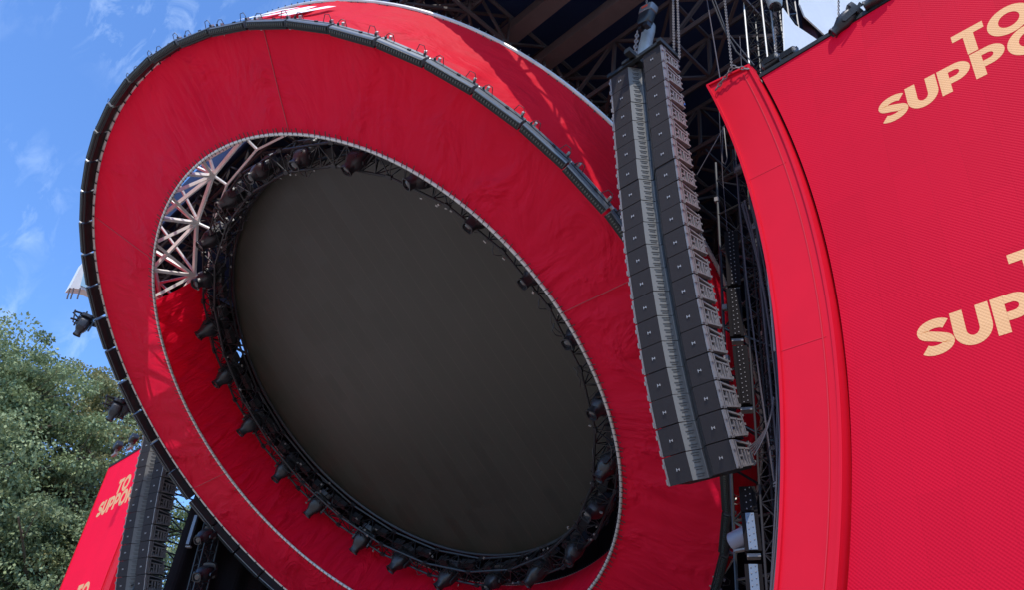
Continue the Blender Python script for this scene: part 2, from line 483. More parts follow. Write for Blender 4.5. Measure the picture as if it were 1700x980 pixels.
# drapes closing the stage
bk = MB().grid(lambda u, v: (XL + (XR - XL) * u, YB - 0.4 + 0.14 * math.sin(u * 150) + .05 * math.sin(u * 57), GZ + 21.4 * v), 300, 2)
tag(bk.build('back_drape', M_drape), 'black pleated drape closing the back of the stage', 'drape')
sr = MB().grid(lambda u, v: (-5.25 + 0.1 * math.sin(u * 60), 11.6 + 13 * u, GZ + 18.6 * v), 120, 2)
tag(sr.build('side_drape', M_maroon), 'dark maroon drape along the side of the stage by the near picture wall', 'drape')
lf = MB().grid(lambda u, v: (-31.2 + 0.12 * math.sin(u * 75), 11.3 + 13.5 * u, GZ + 18.6 * v), 120, 2)
tag(lf.build('side_drape', M_drape), 'black shiny drape hanging beyond the far speaker hang', 'drape')

lu = MB().grid(lambda u, v: (-31.35 + 0.1 * math.sin(u * 60), 5.4 + 5.7 * u, (lambda lo: lo + (18.8 - lo) * v)(max(12.3, 17.3 - 1.25 * 5.7 * u))), 80, 4)  # added sheet, blocks sky that would show through the ring's opening
tag(lu.build('side_drape', M_drape), 'added black sheet shutting out the sky high on the far side behind the ring', 'drape')
# ------------------------------------------------------------------ the tilted ring
CEN = Vector((-19.169, 10.640, 10.3325))
E2 = Vector((0, -0.8319, 0.5549)); NN = Vector((0, 0.5549, 0.8319)); E1 = Vector((1, 0, 0))
RM = Matrix(((E1.x, E2.x, -NN.x, CEN.x), (E1.y, E2.y, -NN.y, CEN.y), (E1.z, E2.z, -NN.z, CEN.z), (0, 0, 0, 1)))
def rl2(a, r, d):
    """ring-local point: clock angle in degrees from the ring's top, radius, depth behind the face"""
    t = R(a); return Vector((r * math.sin(t), r * math.cos(t), -d))
def rw(a, r, d): return RM @ rl2(a, r, d)
RI, RO, DB = 8.02, 10.56, 2.15
ring = empty('stage_ring', RM, 'giant tilted ring covered in red fabric hanging in front of the stage', 'ring')
def fold(a, r, amp):
    q = abs(noise.noise(Vector((a * 0.9 + r * .5, r * 0.22, 11.0))))
    k = max(0.0, noise.noise(Vector((a * 0.05, r * 0.3, 5.0))) + .12)
    return amp * noise.noise(Vector((a * 0.35, r * 0.25, 3.0))) + amp * .5 * noise.noise(Vector((a * 1.1, r * 0.4, 7.0))) + amp * 2.6 * k * (1 - min(1, q * 5))
MB().grid(lambda u, v: rl2(-180 + 360 * u, RI + (RO - RI) * v, fold(-180 + 360 * u, RI + (RO - RI) * v, 0.035) * math.sin(math.pi * v)),
          900, 14, uv=lambda u, v: (u, v)).build('front_face', M_face, ring, 'all')
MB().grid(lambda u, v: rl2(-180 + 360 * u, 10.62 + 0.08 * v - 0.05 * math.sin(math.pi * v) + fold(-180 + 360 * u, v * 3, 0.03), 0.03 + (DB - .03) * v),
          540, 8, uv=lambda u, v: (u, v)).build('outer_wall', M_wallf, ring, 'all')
A0, A1 = -41.6, -41.6 - 200
MB().grid(lambda u, v: rl2(A0 + (A1 - A0) * u, RI - 0.02 + fold(A0 + (A1 - A0) * u, v * 3 + 40, 0.03) * math.sin(math.pi * v), 0.03 + 2.05 * v),
          420, 10, uv=lambda u, v: (u, v)).build('inner_wall', M_inner, ring, 'all')
circ = lambda r, d, n=216: [rl2(360 * i / n, r, d) for i in range(n)]
MB().tube(circ(RI - 0.03, -0.02), 0.043, 8, closed=True).build('inner_pipe', M_pipe, ring, True)
MB().tube(circ(RO + 0.05, 0.0), 0.04, 6, closed=True).build('outer_pipe', M_pipe, ring, True)
MB().tube(circ(10.72, DB + 0.03), 0.055, 8, closed=True).build('back_pipe', M_pipe, ring, True)
m = MB().tube([rl2(A0 + (A1 - A0) * i / 140, RI + .02, 2.11) for i in range(141)], 0.035, 6)
m.build('inner_back_pipe', M_pipe, ring, True)
# lacing that ties the fabric to the pipes
m = MB()
for i in range(300):
    a = i * 1.2 + random.uniform(-.15, .15)
    m.bar(rl2(a, RI - .10, -0.05), rl2(a + random.uniform(-.25, .25), RI + .10 + random.uniform(0, .05), -0.06), 0.016)
    m.bar(rl2(a, 10.60, 2.02), rl2(a, 10.80, 2.22), 0.02)
    if i % 2: m.bar(rl2(a, RO + .10, -0.03), rl2(a + .2, RO - .03, -.05), 0.03)
for i in range(260):
    a = A0 + (A1 - A0) * i / 260
    m.bar(rl2(a, RI + .04, 2.0), rl2(a, RI - .04, 2.16), 0.014)
m.build('lacing', M_cable, ring)['kind'] = 'stuff'
# sewn seams every sixty degrees
M_seam = mat('seam_cord', (0.45, 0.03, 0.05), 0.6)
for a in range(-150, 181, 60):
    MB().tube([rl2(a, RI + .04 + (RO - RI - .08) * k / 10, -0.012 + fold(a, RI + (RO - RI) * k / 10, .035) * math.sin(math.pi * k / 10)) for k in range(11)], 0.013, 4).build('seam', M_seam, ring)
# white frame inside the ring: bulkheads every 7.5 degrees, diagonals on the inner side
m = MB()
for i in range(24):
    a = -37.5 + 15 * i - 4
    b = a + 15
    Pf, Pb = rl2(a, RI + .17, 0.12), rl2(a, RI + .18, 1.78)
    Qf, Qb = rl2(b, RI + .17, 0.12), rl2(b, RI + .18, 1.78)
    Mf = rl2(a + 7.5, RI + .17, 0.10)
    m.bar(Pb, Qb, 0.10)
    m.bar(Pb, Mf, 0.10, 0.09); m.bar(Mf, Qb, 0.10, 0.09)
    m.bar(Pb, Qf, 0.085)
    m.bar(Pf, Pb + Vector((0, 0, 0.03)), 0.09)
    if not (-60 < a < 40): continue
    m.bar(rl2(a, 7.75, 1.95), rl2(b, 7.75, 1.95), 0.06); m.bar(rl2(a, RI + .2, 1.8), rl2(a, 7.75, 1.95), .06)
m.build('inner_frame', M_white, ring)
m = MB()
for i in range(24):
    a = -41.5 + 15 * i; b = a + 15
    m.bar(rl2(a, RI + .16, 1.78), rl2(a, 10.4, 1.95), 0.10)
    m.bar(rl2(a, 10.40, 1.95), rl2(b, 10.40, 1.95), 0.10)
    m.bar(rl2(a, RI + .16, 1.86), rl2(a + 7.5, 10.3, 2.02), 0.07)
    m.bar(rl2(a + 7.5, 10.3, 2.02), rl2(b, RI + .16, 1.86), 0.07)
    m.bar(rl2(a, 10.35, 0.15), rl2(a, 10.35, 1.9), 0.08)
m.build('back_frame', M_white, ring)

# white lettering on the outer wall ("EN" shows above the rim)
def wall_pt(u, v, a0, r=10.70):
    """u metres along the rim, v metres back from the front edge; italic"""
    a = a0 + math.degrees((u + v * 0.28) / 10.7)
    return rl2(a, r + 0.02, 0.12 + v)
def strip_letter(polys, a0):
    m = MB()
    for q in polys:
        (x0, y0), (x1, y1), (x2, y2), (x3, y3) = q
        m.grid(lambda u, v: wall_pt((x0 * (1 - u) + x1 * u) * (1 - v) + (x3 * (1 - u) + x2 * u) * v,
                                    (y0 * (1 - u) + y1 * u) * (1 - v) + (y3 * (1 - u) + y2 * u) * v, a0), 6, 6)
    return m
H = 1.3
EE = [[(0, 0), (.36, 0), (.36, H), (0, H)], [(.36, 0), (1.0, 0), (1.0, .33), (.36, .33)], [(.36, .56), (.93, .56), (.93, .87), (.36, .87)], [(.36, H - .33), (1.0, H - .33), (1.0, H), (.36, H)]]
NL = [[(0, 0), (.36, 0), (.36, H), (0, H)], [(.362, H), (.362, H - .6), (.84, 0), (.84, .6)], [(.842, 0), (1.2, 0), (1.2, H), (.842, H)]]
strip_letter([[(x * .75, y) for x, y in q] for q in EE], 23.6).build('letter', M_wletter, ring)
strip_letter([[(x * .72, y) for x, y in q] for q in NL], 29.0).build('letter', M_wletter, ring)

# ------------------------------------------------------------------ round screen
scr = empty('round_screen', RM, 'huge round unlit dark screen inside the tilted ring', 'screen')
n = 144
m = MB().prism([rl2(-360 * i / n, 6.86, 2.22) for i in range(n)], (0, 0, -0.18))
m.build('screen_panel', M_screen, scr)
MB().tube(circ(6.88, 2.18, 144), 0.05, 5, closed=True).build('screen_edge', M_black, scr)

# ------------------------------------------------------------------ circular lighting truss
ct = empty('circular_truss', RM, 'black circular lighting truss between the round screen and the red ring', 'truss')
NS = 24
def poly(r, d, off=0): return [rl2(off + 360 * i / NS, r, d) for i in range(NS)]
for r, d in ((6.78, 1.25), (6.86, 1.98), (7.38, 1.35), (7.42, 2.0)):
    MB().tube(poly(r, d), 0.036, 6, closed=True).build('chord', M_truss, ct)
m = MB()
for i in range(NS):
    for k in range(4):
        a = 360 / NS * (i + k / 4); b = 360 / NS * (i + (k + 1) / 4)
        def pt(r, d, q):
            i0 = math.floor(q / 15 + 1e-6); t = q / 15 - i0
            return rl2(i0 * 15, r, d).lerp(rl2(i0 * 15 + 15, r, d), t)
        s = k % 2
        m.tube([pt(6.78, 1.25, a), pt(7.38, 1.35, a)], 0.018, 4, caps=False)
        m.tube([pt(6.78, 1.25, a), pt(6.86, 1.98, a)], 0.018, 4, caps=False)
        m.tube([pt(7.38, 1.35, a), pt(7.42, 2.0, a)], 0.018, 4, caps=False)
        m.tube([pt(6.78, 1.25, a if s else b), pt(6.86, 1.98, b if s else a)], 0.018, 4, caps=False)
        m.tube([pt(6.78, 1.25, b if s else a), pt(7.38, 1.35, a if s else b)], 0.018, 4, caps=False)
        m.tube([pt(7.38, 1.35, a if s else b), pt(7.42, 2.0, b if s else a)], 0.018, 4, caps=False)
m.build('bracing', M_truss, ct)
m = MB()
for i in range(NS):     # spigot plates and clamps at the joints, power boxes on the truss
    a = 15 * i
    M3 = Matrix.Rotation(-R(a), 3, 'Z')
    for r, d in ((6.78, 1.25), (7.38, 1.35), (6.86, 1.98), (7.42, 2.0)):
        MB().box(rl2(a, r, d), (0.16, 0.10, 0.10), M3).build('joint_plate', M_truss, ct)
    MB().box(rl2(a + 3.6, 6.95, 1.8), (0.55, 0.22, 0.18), M3).build('power_box', M_truss, ct)
    MB().box(rl2(a + 11.5, 7.0, 1.75), (0.35, 0.26, 0.22), M3).build('power_box', M_truss, ct)
M_worn = mat('worn_clamp_metal', (0.30, 0.29, 0.27), 0.4, 0.5)
for i in range(98):
    m = MB()
    a = random.uniform(0, 360); r = random.choice((6.64, 7.26)) + random.uniform(-.05, .08); d = random.uniform(1.1, 1.9)
    m.box(rl2(a, r, d), (random.uniform(.03, .09), random.uniform(.03, .06), .04), Matrix.Rotation(random.uniform(0, 3), 3, 'Z'))
    m.build('clamp', M_worn, ct)
m = MB()
for i in range(90):
    a = random.uniform(0, 360); r = random.choice((6.66, 7.2, 7.3)); d = random.uniform(1.15, 1.9); L_ = random.uniform(2, 6)
    p = [rl2(a + L_ * t / 6, r + random.uniform(-.03, .03) - (.12 * math.sin(math.pi * t / 6) if i % 3 else -.1 * math.sin(math.pi * t / 6)), d - .1 * math.sin(math.pi * t / 6)) for t in range(7)]
    MB().tube(p, 0.013, 4, caps=False).build('cable_run', M_cable, ct)

# ------------------------------------------------------------------ moving lights
def make_moving_light(name, label, cat, group):
    root = empty(name, Matrix.Identity(4), label, cat, group)
    b = MB(); b.sections([(-0.10, .17, .19), (-0.085, .21, .23), (0.03, .21, .23), (0.055, .17, .18)], 16, 5)
    b.box((0, .235, -0.02), (.2, .012, .08))
    b.build('base', M_blackm, root, True)
    y = MB()
    for s in (-1, 1):
        y.prism([(s * .235, -.085, .05), (s * .235, .085, .05), (s * .235, .06, .42), (s * .235, 0, .46), (s * .235, -.06, .42)], (s * .045, 0, 0))
    y.box((0, 0, .075), (.52, .15, .05))
    y.build('yoke', M_blackm, root)
    hd = MB().sections([(.08, .13, .11), (.10, .19, .17), (.20, .215, .20), (.40, .21, .20), (.47, .19, .175), (.56, .145, .135), (.58, .125, .125), (.70, .118, .118), (.705, .132, .132), (.75, .135, .135), (.752, .11, .11), (.71, .10, .10)], 18, 3.2)
    for k in range(5): hd.box((0, .19, .20 + .05 * k), (.22, .02, .018))
    hd.box((.12, .15, .35), (.03, .07, .2)); hd.box((-.12, .15, .35), (.03, .07, .2))
    h = hd.build('head', M_blackm, root, True)
    MB().sections([(.712, .098, .098), (.735, .07, .07)], 16, 2).build('lens', M_lens, h, True)
    for s in (-1, 1):
        MB().box((s * .12, 0, -.16), (.05, .09, .12)).tube([(s * .12, -.06, -.2), (s * .12, .06, -.2)], .03, 6).build('clamp', M_truss, root)
    freeze(root)
    return root
def orient(pos, fwd, upv, sc_=1.0):
    z = Vector(fwd).normalized(); y = Vector(upv); y = (y - z * y.dot(z)).normalized(); x = y.cross(z)
    M = Matrix((x * sc_, y * sc_, z * sc_)).transposed().to_4x4(); M.translation = Vector(pos); return M
words_ring = {}
ml0 = make_moving_light('moving_light', None, 'stage light', 'moving lights clamped round the circular truss')
clock = ["at the top", "just right of the top", "on the upper right", "on the upper right", "right of centre, high", "on the right, high",
         "on the right side", "on the right side, lower", "on the lower right", "on the lower right", "near the bottom right", "at the bottom right"]
def ring_label(i):
    a = (-172.5 + 15 * i)
    side = ['lower left', 'left', 'upper left', 'upper right', 'right', 'lower right'][int(((a + 180) % 360) // 60)]
    k = int((((a + 180) % 60)) // 15)
    word = ['first', 'second', 'third', 'fourth'][k]
    return 'black moving light on the circular truss, %s going clockwise in its %s stretch' % (word, side)
for i in range(24):
    a = -172.5 + 15 * i + random.uniform(-1, 1)
    pos = rw(a, 7.15, 1.72)
    f = -NN + Vector((random.uniform(-.5, .05), random.uniform(-.2, .2), random.uniform(-.3, .12)))
    up = rw(a, 8, 1.7) - rw(a, 7, 1.7)
    M = orient(pos, f, up, 1.2)
    if i == 0:
        ml0.matrix_world = M; ml0['label'] = ring_label(0)
    else: copy_tree(ml0, M, ring_label(i))

# ------------------------------------------------------------------ light bars round the outer rim
def make_bar():
    root = empty('light_bar', Matrix.Identity(4), 'x', 'light bar', 'light bars laid end to end round the rim of the red ring')
    hl = 0.585
    h = MB()
    h.prism([(-hl, -.01, .02), (-hl, .12, .02), (-hl, .15, .06), (-hl, .15, .27), (-hl, .13, .30), (-hl, .0, .30), (-hl, -.01, .27)], (2 * hl, 0, 0))
    h.build('housing', M_silver, root)
    f = MB().box((0, .065, .315), (2 * hl - .03, .125, .03)).box((0, .153, .16), (2 * hl - .02, .008, .025)); f.build('bezel', M_darkhs, root)
    l = MB()
    for k in range(18):
        x = -hl + .05 + (2 * hl - .1) * k / 17
        l.sections([(.331, .020, .040), (.343, .016, .034)], 8, 2.4); l.xform(Matrix.Translation((x, .065, 0)), len(l.v) - 16)
    l.build('lens_row', M_ledlens, root)
    t = MB().box((0, -.035, .13), (2 * hl, .04, .30)); t.build('side_plate', M_darkhs, root)
    for s in (-1, 1):
        c = MB()
        jx, jh = random.uniform(-.06, .06), random.uniform(.8, 1.2)
        c.tube([(s * .50, .14, .1), (s * .50, .14 + .09 * jh, .08), (s * .44, .14 + .16 * jh, .06), (s * .34 + jx, .14 + .15 * jh, .05), (s * .28 + jx, .13, .06)], .009, 5)
        c.box((s * .50, .17, .10), (.035, .07, .04))
        c.build('cable', M_cable, root)
    MB().box((-.15, .165, .16), (.07, .03, .05)).build('plug_box', M_black, root)
    for s in (-1, 1): MB().box((s * .45, .05, -.01), (.05, .3, .06)).build('bracket', M_alu, root)
    freeze(root); return root
bar0 = make_bar()
NBAR = 54
tie = None
def bar_label(i):
    a = (-180 + 360 / NBAR * i + 3) % 360
    h = int(a // 30) % 12; k = int((a % 30) // (360 / NBAR))
    hour = ['twelve', 'one', 'two', 'three', 'four', 'five', 'six', 'seven', 'eight', 'nine', 'ten', 'eleven'][h]
    return 'grey light bar on the ring rim past %s o\'clock, %s clockwise' % (hour, ['first', 'second', 'third', 'fourth', 'fifth'][k])
for i in range(NBAR):
    a = -180 + 360 / NBAR * i + 5.2 + random.uniform(-.12, .12)
    t = R(a)
    rad = Vector((math.sin(t), math.cos(t), 0)); tan = Vector((math.cos(t), -math.sin(t), 0))
    r0 = 10.53 + random.uniform(-.015, .015) + 0.24 * max(0.0, math.cos(R(a + 65))) ** 0.8
    ML = Matrix((tan, rad, Vector((0, 0, 1)))).transposed()
    tl = R(random.uniform(-3, 3) + (0))
    ML = (ML @ Matrix.Rotation(tl, 3, 'X')).to_4x4(); ML.translation = rl2(a, r0, 0.02)
    # handedness: tan x rad = -z, flip x
    ML = ML @ Matrix.Diagonal((-1, 1, 1, 1))
    M = RM @ ML
    if i == 0: bar0.matrix_world = M; bar0['label'] = bar_label(0); o = bar0
    else: o = copy_tree(bar0, M, bar_label(i))
# pale rope ties between bars on the far side of the ring
for k in range(13):
    a = -21.5 - k * 6.667
    m = MB()
    dr = 0.24 * max(0.0, math.cos(R(a + 65))) ** 0.8
    p = [(q0, q1 + dr, q2) for q0, q1, q2 in [(-.03, 10.46, 0), (0, 10.49, -.33), (.02, 10.60, -.37), (-.01, 10.70, -.33), (.0, 10.72, 0)]]
    m.tube([rl2(a + q[0] * 6, q[1], q[2]) for q in p], 0.03, 6)
    o = m.build('rope_tie', M_tie, None, True)
    tag(o, 'pale rope tie between light bars on the far rim, %s one down from the top' % ['first', 'second', 'third', 'fourth', 'fifth', 'sixth', 'seventh', 'eighth', 'ninth', 'tenth', 'eleventh', 'twelfth', 'thirteenth'][k], 'rope', 'rope ties between the light bars')

# ------------------------------------------------------------------ line arrays
def make_cabinet(W=1.26, H=0.468, D=0.52):
    """speaker cabinet: origin at top front left edge, x across, y back, z down negative"""
    root = bpy.data.objects.new('cabinet', None); col.objects.link(root); root.empty_display_size = .1
    g = 0.006
    h = H - g
    # body
    b = MB()
    b.prism([(0, .03, -g), (.443, .03, -g), (.58, .26, -g), (.63, .26, -g), (.838, .03, -g), (W, .03, -g), (W - .04, D, -g - .03), (.04, D, -g - .03)], (0, 0, -(h - .03)))
    b.build('body', M_blackm, root)
    # grilles left and right (slightly angled), horn flares in the middle
    for x0, x1 in ((0.01, 0.44), (0.84, W - .01)):
        m = MB()
        m.prism([(x0, 0.0, -g), (x1, 0.0, -g), (x1, .028, -g), (x0, .028, -g)], (0, 0, -h + g))
        gr = m.build('grille', M_grille, root)
        cx = (x0 + x1) / 2
        bm = MB()
        bm.box((cx - .025, -.006, -H * .52), (.010, .01, .05)); bm.box((cx + .025, -.006, -H * .52), (.010, .01, .04)); bm.box((cx, -.006, -H * .52), (.04, .01, .010))
        bm.build('badge', M_badge, gr)
    m = MB()
    m.face([(.445, .0, -g), (.445, .0, -h), (.585, .23, -h), (.585, .23, -g)])
    m.face([(.585, .23, -g), (.585, .23, -h), (.60, .24, -h), (.60, .24, -g)])
    hn = m.build('horn_flare', M_horn, root)
    s = MB()
    for k in range(8):
        z = -h * (k + .6) / 8.2 + (.008 if k % 2 else -.008)
        l = .11 if k % 2 else .15
        c = Vector((.515, .115, z)); d = Vector((.14, .23, 0)).normalized(); nrm = Vector((.23, -.14, 0)).normalized()
        M3 = Matrix((d, nrm, Vector((0, 0, 1)))).transposed()
        s.box(c + nrm * .004 + d * .02, (l, .008, .011), M3)
    s.build('slot', M_slot, hn)
    m = MB()
    m.face([(.63, .24, -g), (.63, .24, -h), (.835, .0, -h), (.835, .0, -g)])
    m.face([(.60, .24, -g), (.60, .24, -h), (.63, .24, -h), (.63, .24, -g)])
    m.build('horn_flare', M_blackm, root)  # same horn, coloured black to stand for shade on its right flare
    # rigging on both ends
    for sx, X in ((1, W), (-1, 0)):
        r = MB()
        e = .035 * sx
        r.box((X + e * .5, .035, -h * .5 - g), (abs(e), .07, h - .02))
        r.box((X + e, .015, -h * .30), (.03, .06, .07)); r.box((X + e, .015, -h * .85), (.03, .06, .09))
        if sx > 0:
            xx = X + .02
            def b2(y0, z0, y1, z1, wd=.028, dp=.03): r.bar((xx, y0, z0), (xx, y1, z1), dp, wd, up=(1, 0, 0))
            b2(.10, -.02, .10, -h, .045); b2(D - .02, -.05, D - .02, -h + .02, .035)
            b2(.10, -.03, D - .02, -.10, .035); b2(.10, -.145, D - .03, -.175, .045); b2(.10, -h + .03, D - .02, -h + .05, .09)
            b2(.225, -.15, .225, -h + .02, .03); b2(.305, -.16, .305, -h + .03, .045); b2(.385, -.17, .385, -h + .03, .03)
            b2(.12, -.27, .225, -.27, .035); b2(.38, -.30, .48, -.20, .03)
            r.prism([(xx - .01, .38, -h + .06), (xx - .01, .48, -h + .06), (xx - .01, .48, -.22)], (.02, 0, 0))
            r.prism([(xx - .01, .14, -h + .05), (xx - .01, .19, -h + .05), (xx - .01, .165, -h + .13)], (.03, 0, 0))
            r.prism([(xx - .01, .22, -h + .05), (xx - .01, .28, -h + .05), (xx - .01, .25, -h + .11)], (.03, 0, 0))
            for z in (-.1, -.24, -.38): r.box((xx, D + .01, z), (.05, .05, .035))
        r.build('rigging_frame', M_rig, root)
    freeze(root)
    return root
cab0 = make_cabinet()
# chain of cabinets follows the measured curve of the hang (y back, z up) at its front edge
CURVE = [(8.41, 13.64), (8.79, 11.05), (8.97, 9.90), (9.13, 9.20), (9.28, 8.45), (9.47, 7.75), (9.68, 7.08), (9.82, 6.67), (9.96, 6.24), (10.12, 5.83), (10.31, 5.41)]
cv = np.array(CURVE); sl_ = np.concatenate([[0], np.cumsum(np.hypot(*np.diff(cv, axis=0).T))])
pf = np.polyfit(sl_, cv[:, 0], 3); pz = np.polyfit(sl_, cv[:, 1], 3)
def make_array(name, x0, label, scale=1.0, N=18, yaw=0.0, dz=0.0, dy=0.0, sz=1.0):
    org = Vector((x0, 8.4 + dy, 13.64 + dz))
    root = empty(name, Matrix.Translation(org) @ Matrix.Rotation(yaw, 4, 'Z') @ Matrix.Diagonal((scale, scale, sz, 1)), label, 'speaker array')
    Lt = sl_[-1]
    for i in range(N):
        s0, s1 = Lt * i / 18, Lt * (i + 1) / 18
        y0, z0 = np.polyval(pf, s0), np.polyval(pz, s0); y1, z1 = np.polyval(pf, s1), np.polyval(pz, s1)
        ang = math.atan2(y1 - y0, -(z1 - z0))
        M = Matrix.Translation((random.uniform(-.006, .006), y0 - 8.41 + random.uniform(-.006, .006), z0 - 13.64)) @ Matrix.Rotation(ang + R(random.uniform(-.5, .5)), 4, 'X') @ Matrix.Rotation(R(random.uniform(-.3, .3)), 4, 'Z')
        if name == 'line_array' and i == 0: c = cab0; c.parent = root
        else: c = copy_tree(cab0, parent=root)
        c.matrix_local = M
    fb = MB()
    fb.box((-.02, .25, .06), (.10, .60, .10)); fb.box((1.28, .25, .06), (.10, .64, .10))
    fb.box((.63, -.0, .05), (1.30, .08, .09)); fb.box((.63, .47, .05), (1.30, .08, .09)); fb.box((.63, .25, .12), (.14, 1.0, .12))
    fb.box((.5, .02, .10), (.3, .2, .08))
    fb.build('fly_frame', M_darkhs, root)
    return root
arr = make_array('line_array', -7.95, 'tall curved hang of black speaker cabinets with pale horns, hung before the ring')
arr2 = make_array('line_array.001', -31.0, 'distant tall hang of black speaker cabinets beside the far red picture wall', 1.28, 18, R(12), -0.75, 0.12, 1.15)
arr2.matrix_world = Matrix.Scale(1.15, 4) @ Matrix.Translation((0.12, 0, 0)) @ arr2.matrix_world

# blue connectors inside some cabinet frames
for k, (px, py) in enumerate(((1133, 170), (1152, 413), (1184, 577), (1214, 710))):
    p = at(px, py, 0, -6.72)
    m = MB().sections([(-.03, .03, .03), (.03, .03, .03)], 8, 2).xform(Matrix.Translation(p) @ Matrix.Rotation(R(90), 4, 'Y'))
    m.box(p + Vector((0, .04, 0)), (.03, .06, .03))
    tag(m.build('cable_plug', M_blue), 'blue cable plug in the side of the near speaker hang, %s from the top' % ['first', 'second', 'third', 'fourth'][k], 'plug', 'blue plugs in the speaker hang')

# hoist above the near array, chains, cable sock
ho = empty('chain_hoist', at(1075, 22, 1, 8.75), 'grey and black chain hoist motor above the near speaker hang', 'hoist')
Mh = Matrix.Rotation(R(15), 4, 'Y')
MB().sections([(-.02, .17, .11), (0, .19, .13), (.16, .19, .13), (.18, .16, .10)], 16, 5).xform(Mh).build('motor_cover', M_silver, ho, True)
MB().sections([(-.34, .13, .10), (-.3, .17, .12), (-.03, .18, .125), (-.02, .17, .12)], 14, 4).box((.1, 0, -.38), (.12, .14, .1)).box((-.1, .02, -.37), (.1, .1, .1)).xform(Mh).build('gearbox', M_blackm, ho, True)
MB().box((.0, -.135, .09), (.16, .012, .05)).xform(Mh).build('nameplate', mat('red_nameplate', (.5, .06, .03), .5), ho)
mh = MB(); mh.tube([(0, 0, .18), (0, 0, .30), (.05, 0, .34), (.07, 0, .28)], .02, 6); mh.build('hook', M_rig, ho)
def chain(a, b, label, link=.07, r=.009, group='rigging chains'):
    o = chain_mb(a, b, link, r).build('chain', M_rig); tag(o, label, 'chain', group); return o
chain(at(1073, 30, 1, 8.75) + Vector((0, 0, .3)), at(1073, 30, 1, 8.75) + Vector((0.02, 0, 2.2)), 'hoist chain running up from the motor above the near speaker hang')
chain(at(1058, 52, 1, 8.7), at(1052, 103, 1, 8.6), 'heavy chain loop from the hoist down to the fly frame', .13, .017)
chain(at(1117, -20, 1, 9.0), at(1119, 88, 1, 8.85), 'left one of two parallel chains behind the hang top')
chain(at(1124, -20, 1, 9.0), at(1128, 97, 1, 8.85), 'right one of two parallel chains behind the hang top')
chain(at(1200, -30, 1, 9.75), at(1215, 112, 1, 9.75), 'long chain holding the curved red panel from above')
chain(at(1215, 112, 1, 9.75), at(1188, 149, 1, 9.85), 'bridle chain to the outer top corner of the curved red panel', .12, .013)
chain(at(1215, 110, 1, 9.75), at(1243, 114, 1, 9.85), 'bridle chain to the inner top corner of the curved red panel', .12, .013)
chain(at(1286, 45, 1, 10.3), at(1289, 92, 1, 10.3), 'short chain above the two fixtures at the picture wall corner')
chain(at(1392, -20, 1, 10.2), at(1392, 30, 1, 10.2), 'chain behind the tilted fixture on the picture wall edge')
P0, P1 = at(1079, 40, 1, 9.2), at(1066, 100, 1, 9.1)
sk = MB().tube([P0 + (P1 - P0) * t for t in (-.05, 0, .06, .2, .4, .6, .8, 1.0)], [.03, .09, .135, .15, .14, .15, .145, .14], 14)
tag(sk.build('cable_sock', M_ball, None, True), 'grey shiny cable sock standing behind the top of the near speaker hang', 'cable bag')

# ------------------------------------------------------------------ letters for the picture walls
def arc(cx, cy, rx, ry, a0, a1, n=14):
    return [(cx + rx * math.cos(R(a0 + (a1 - a0) * i / n)), cy + ry * math.sin(R(a0 + (a1 - a0) * i / n))) for i in range(n + 1)]
def ribbon(outer, inner):
    return [[outer[i], outer[i + 1], inner[i + 1], inner[i]] for i in range(len(outer) - 1)]
def glyph(ch):
    """quads in a cell one unit high; stroke about a quarter unit"""
    if ch == 'T': return [[(0, .74), (.86, .74), (.86, 1), (0, 1)], [(.29, 0), (.57, 0), (.57, .739), (.29, .739)]], .86
    if ch == 'O': return ribbon(arc(.56, .5, .56, .53, 0, 360, 36), arc(.56, .5, .27, .27, 0, 360, 36)), 1.12
    if ch == 'U':
        o = [(0, 1), (0, .42)] + arc(.44, .42, .44, .45, 180, 360, 18)[1:] + [(.88, 1)]
        i = [(.29, 1), (.29, .42)] + arc(.44, .42, .15, .19, 180, 360, 18)[1:] + [(.59, 1)]
        return ribbon(o, i), .88
    if ch in 'PR':
        o = [(.285, 1), (.46, 1)] + arc(.46, .655, .40, .345, 90, -90, 16)[1:] + [(.285, .31)]
        i = [(.285, .77), (.44, .77)] + arc(.44, .655, .135, .115, 90, -90, 16)[1:] + [(.285, .54)]
        q = [[(0, 0), (.283, 0), (.283, 1), (0, 1)]] + ribbon(o, i)
        if ch == 'R': q.append([(.36, .308), (.66, 0), (.99, 0), (.64, .345)])
        return q, .86 if ch == 'P' else .92
    if ch == 'S':
        # centre line of the spine with a heavy stroke
        c = arc(.45, .705, .30, .165, 28, 180, 12) + arc(.45, .705, .30, .165, 180, 235, 5)[1:] + [(.45, .50)] + arc(.42, .295, .30, .165, 55, 0, 5) + arc(.42, .295, .30, .165, 0, -152, 12)[1:]
        c = [Vector((x, y)) for x, y in c]
        o, i = [], []
        for k in range(len(c)):
            t = (c[min(k + 1, len(c) - 1)] - c[max(k - 1, 0)]).normalized(); nn = Vector((-t.y, t.x)) * .13
            o.append(tuple(c[k] + nn)); i.append(tuple(c[k] - nn))
        return ribbon(o, i), .80
    return [], .4
def put_text(parent, txt, x, z, h, y, m, gap=.045, slant=0):
    for ch in txt:
        q, wd = glyph(ch)
        if q:
            mb = MB()
            for k in q: mb.face([(x + (p[0] + slant * p[1]) * h, y, z + p[1] * h) for p in k][::1])
            o = mb.build('letter', m, parent)
        x += (wd + gap / h * .6) * h

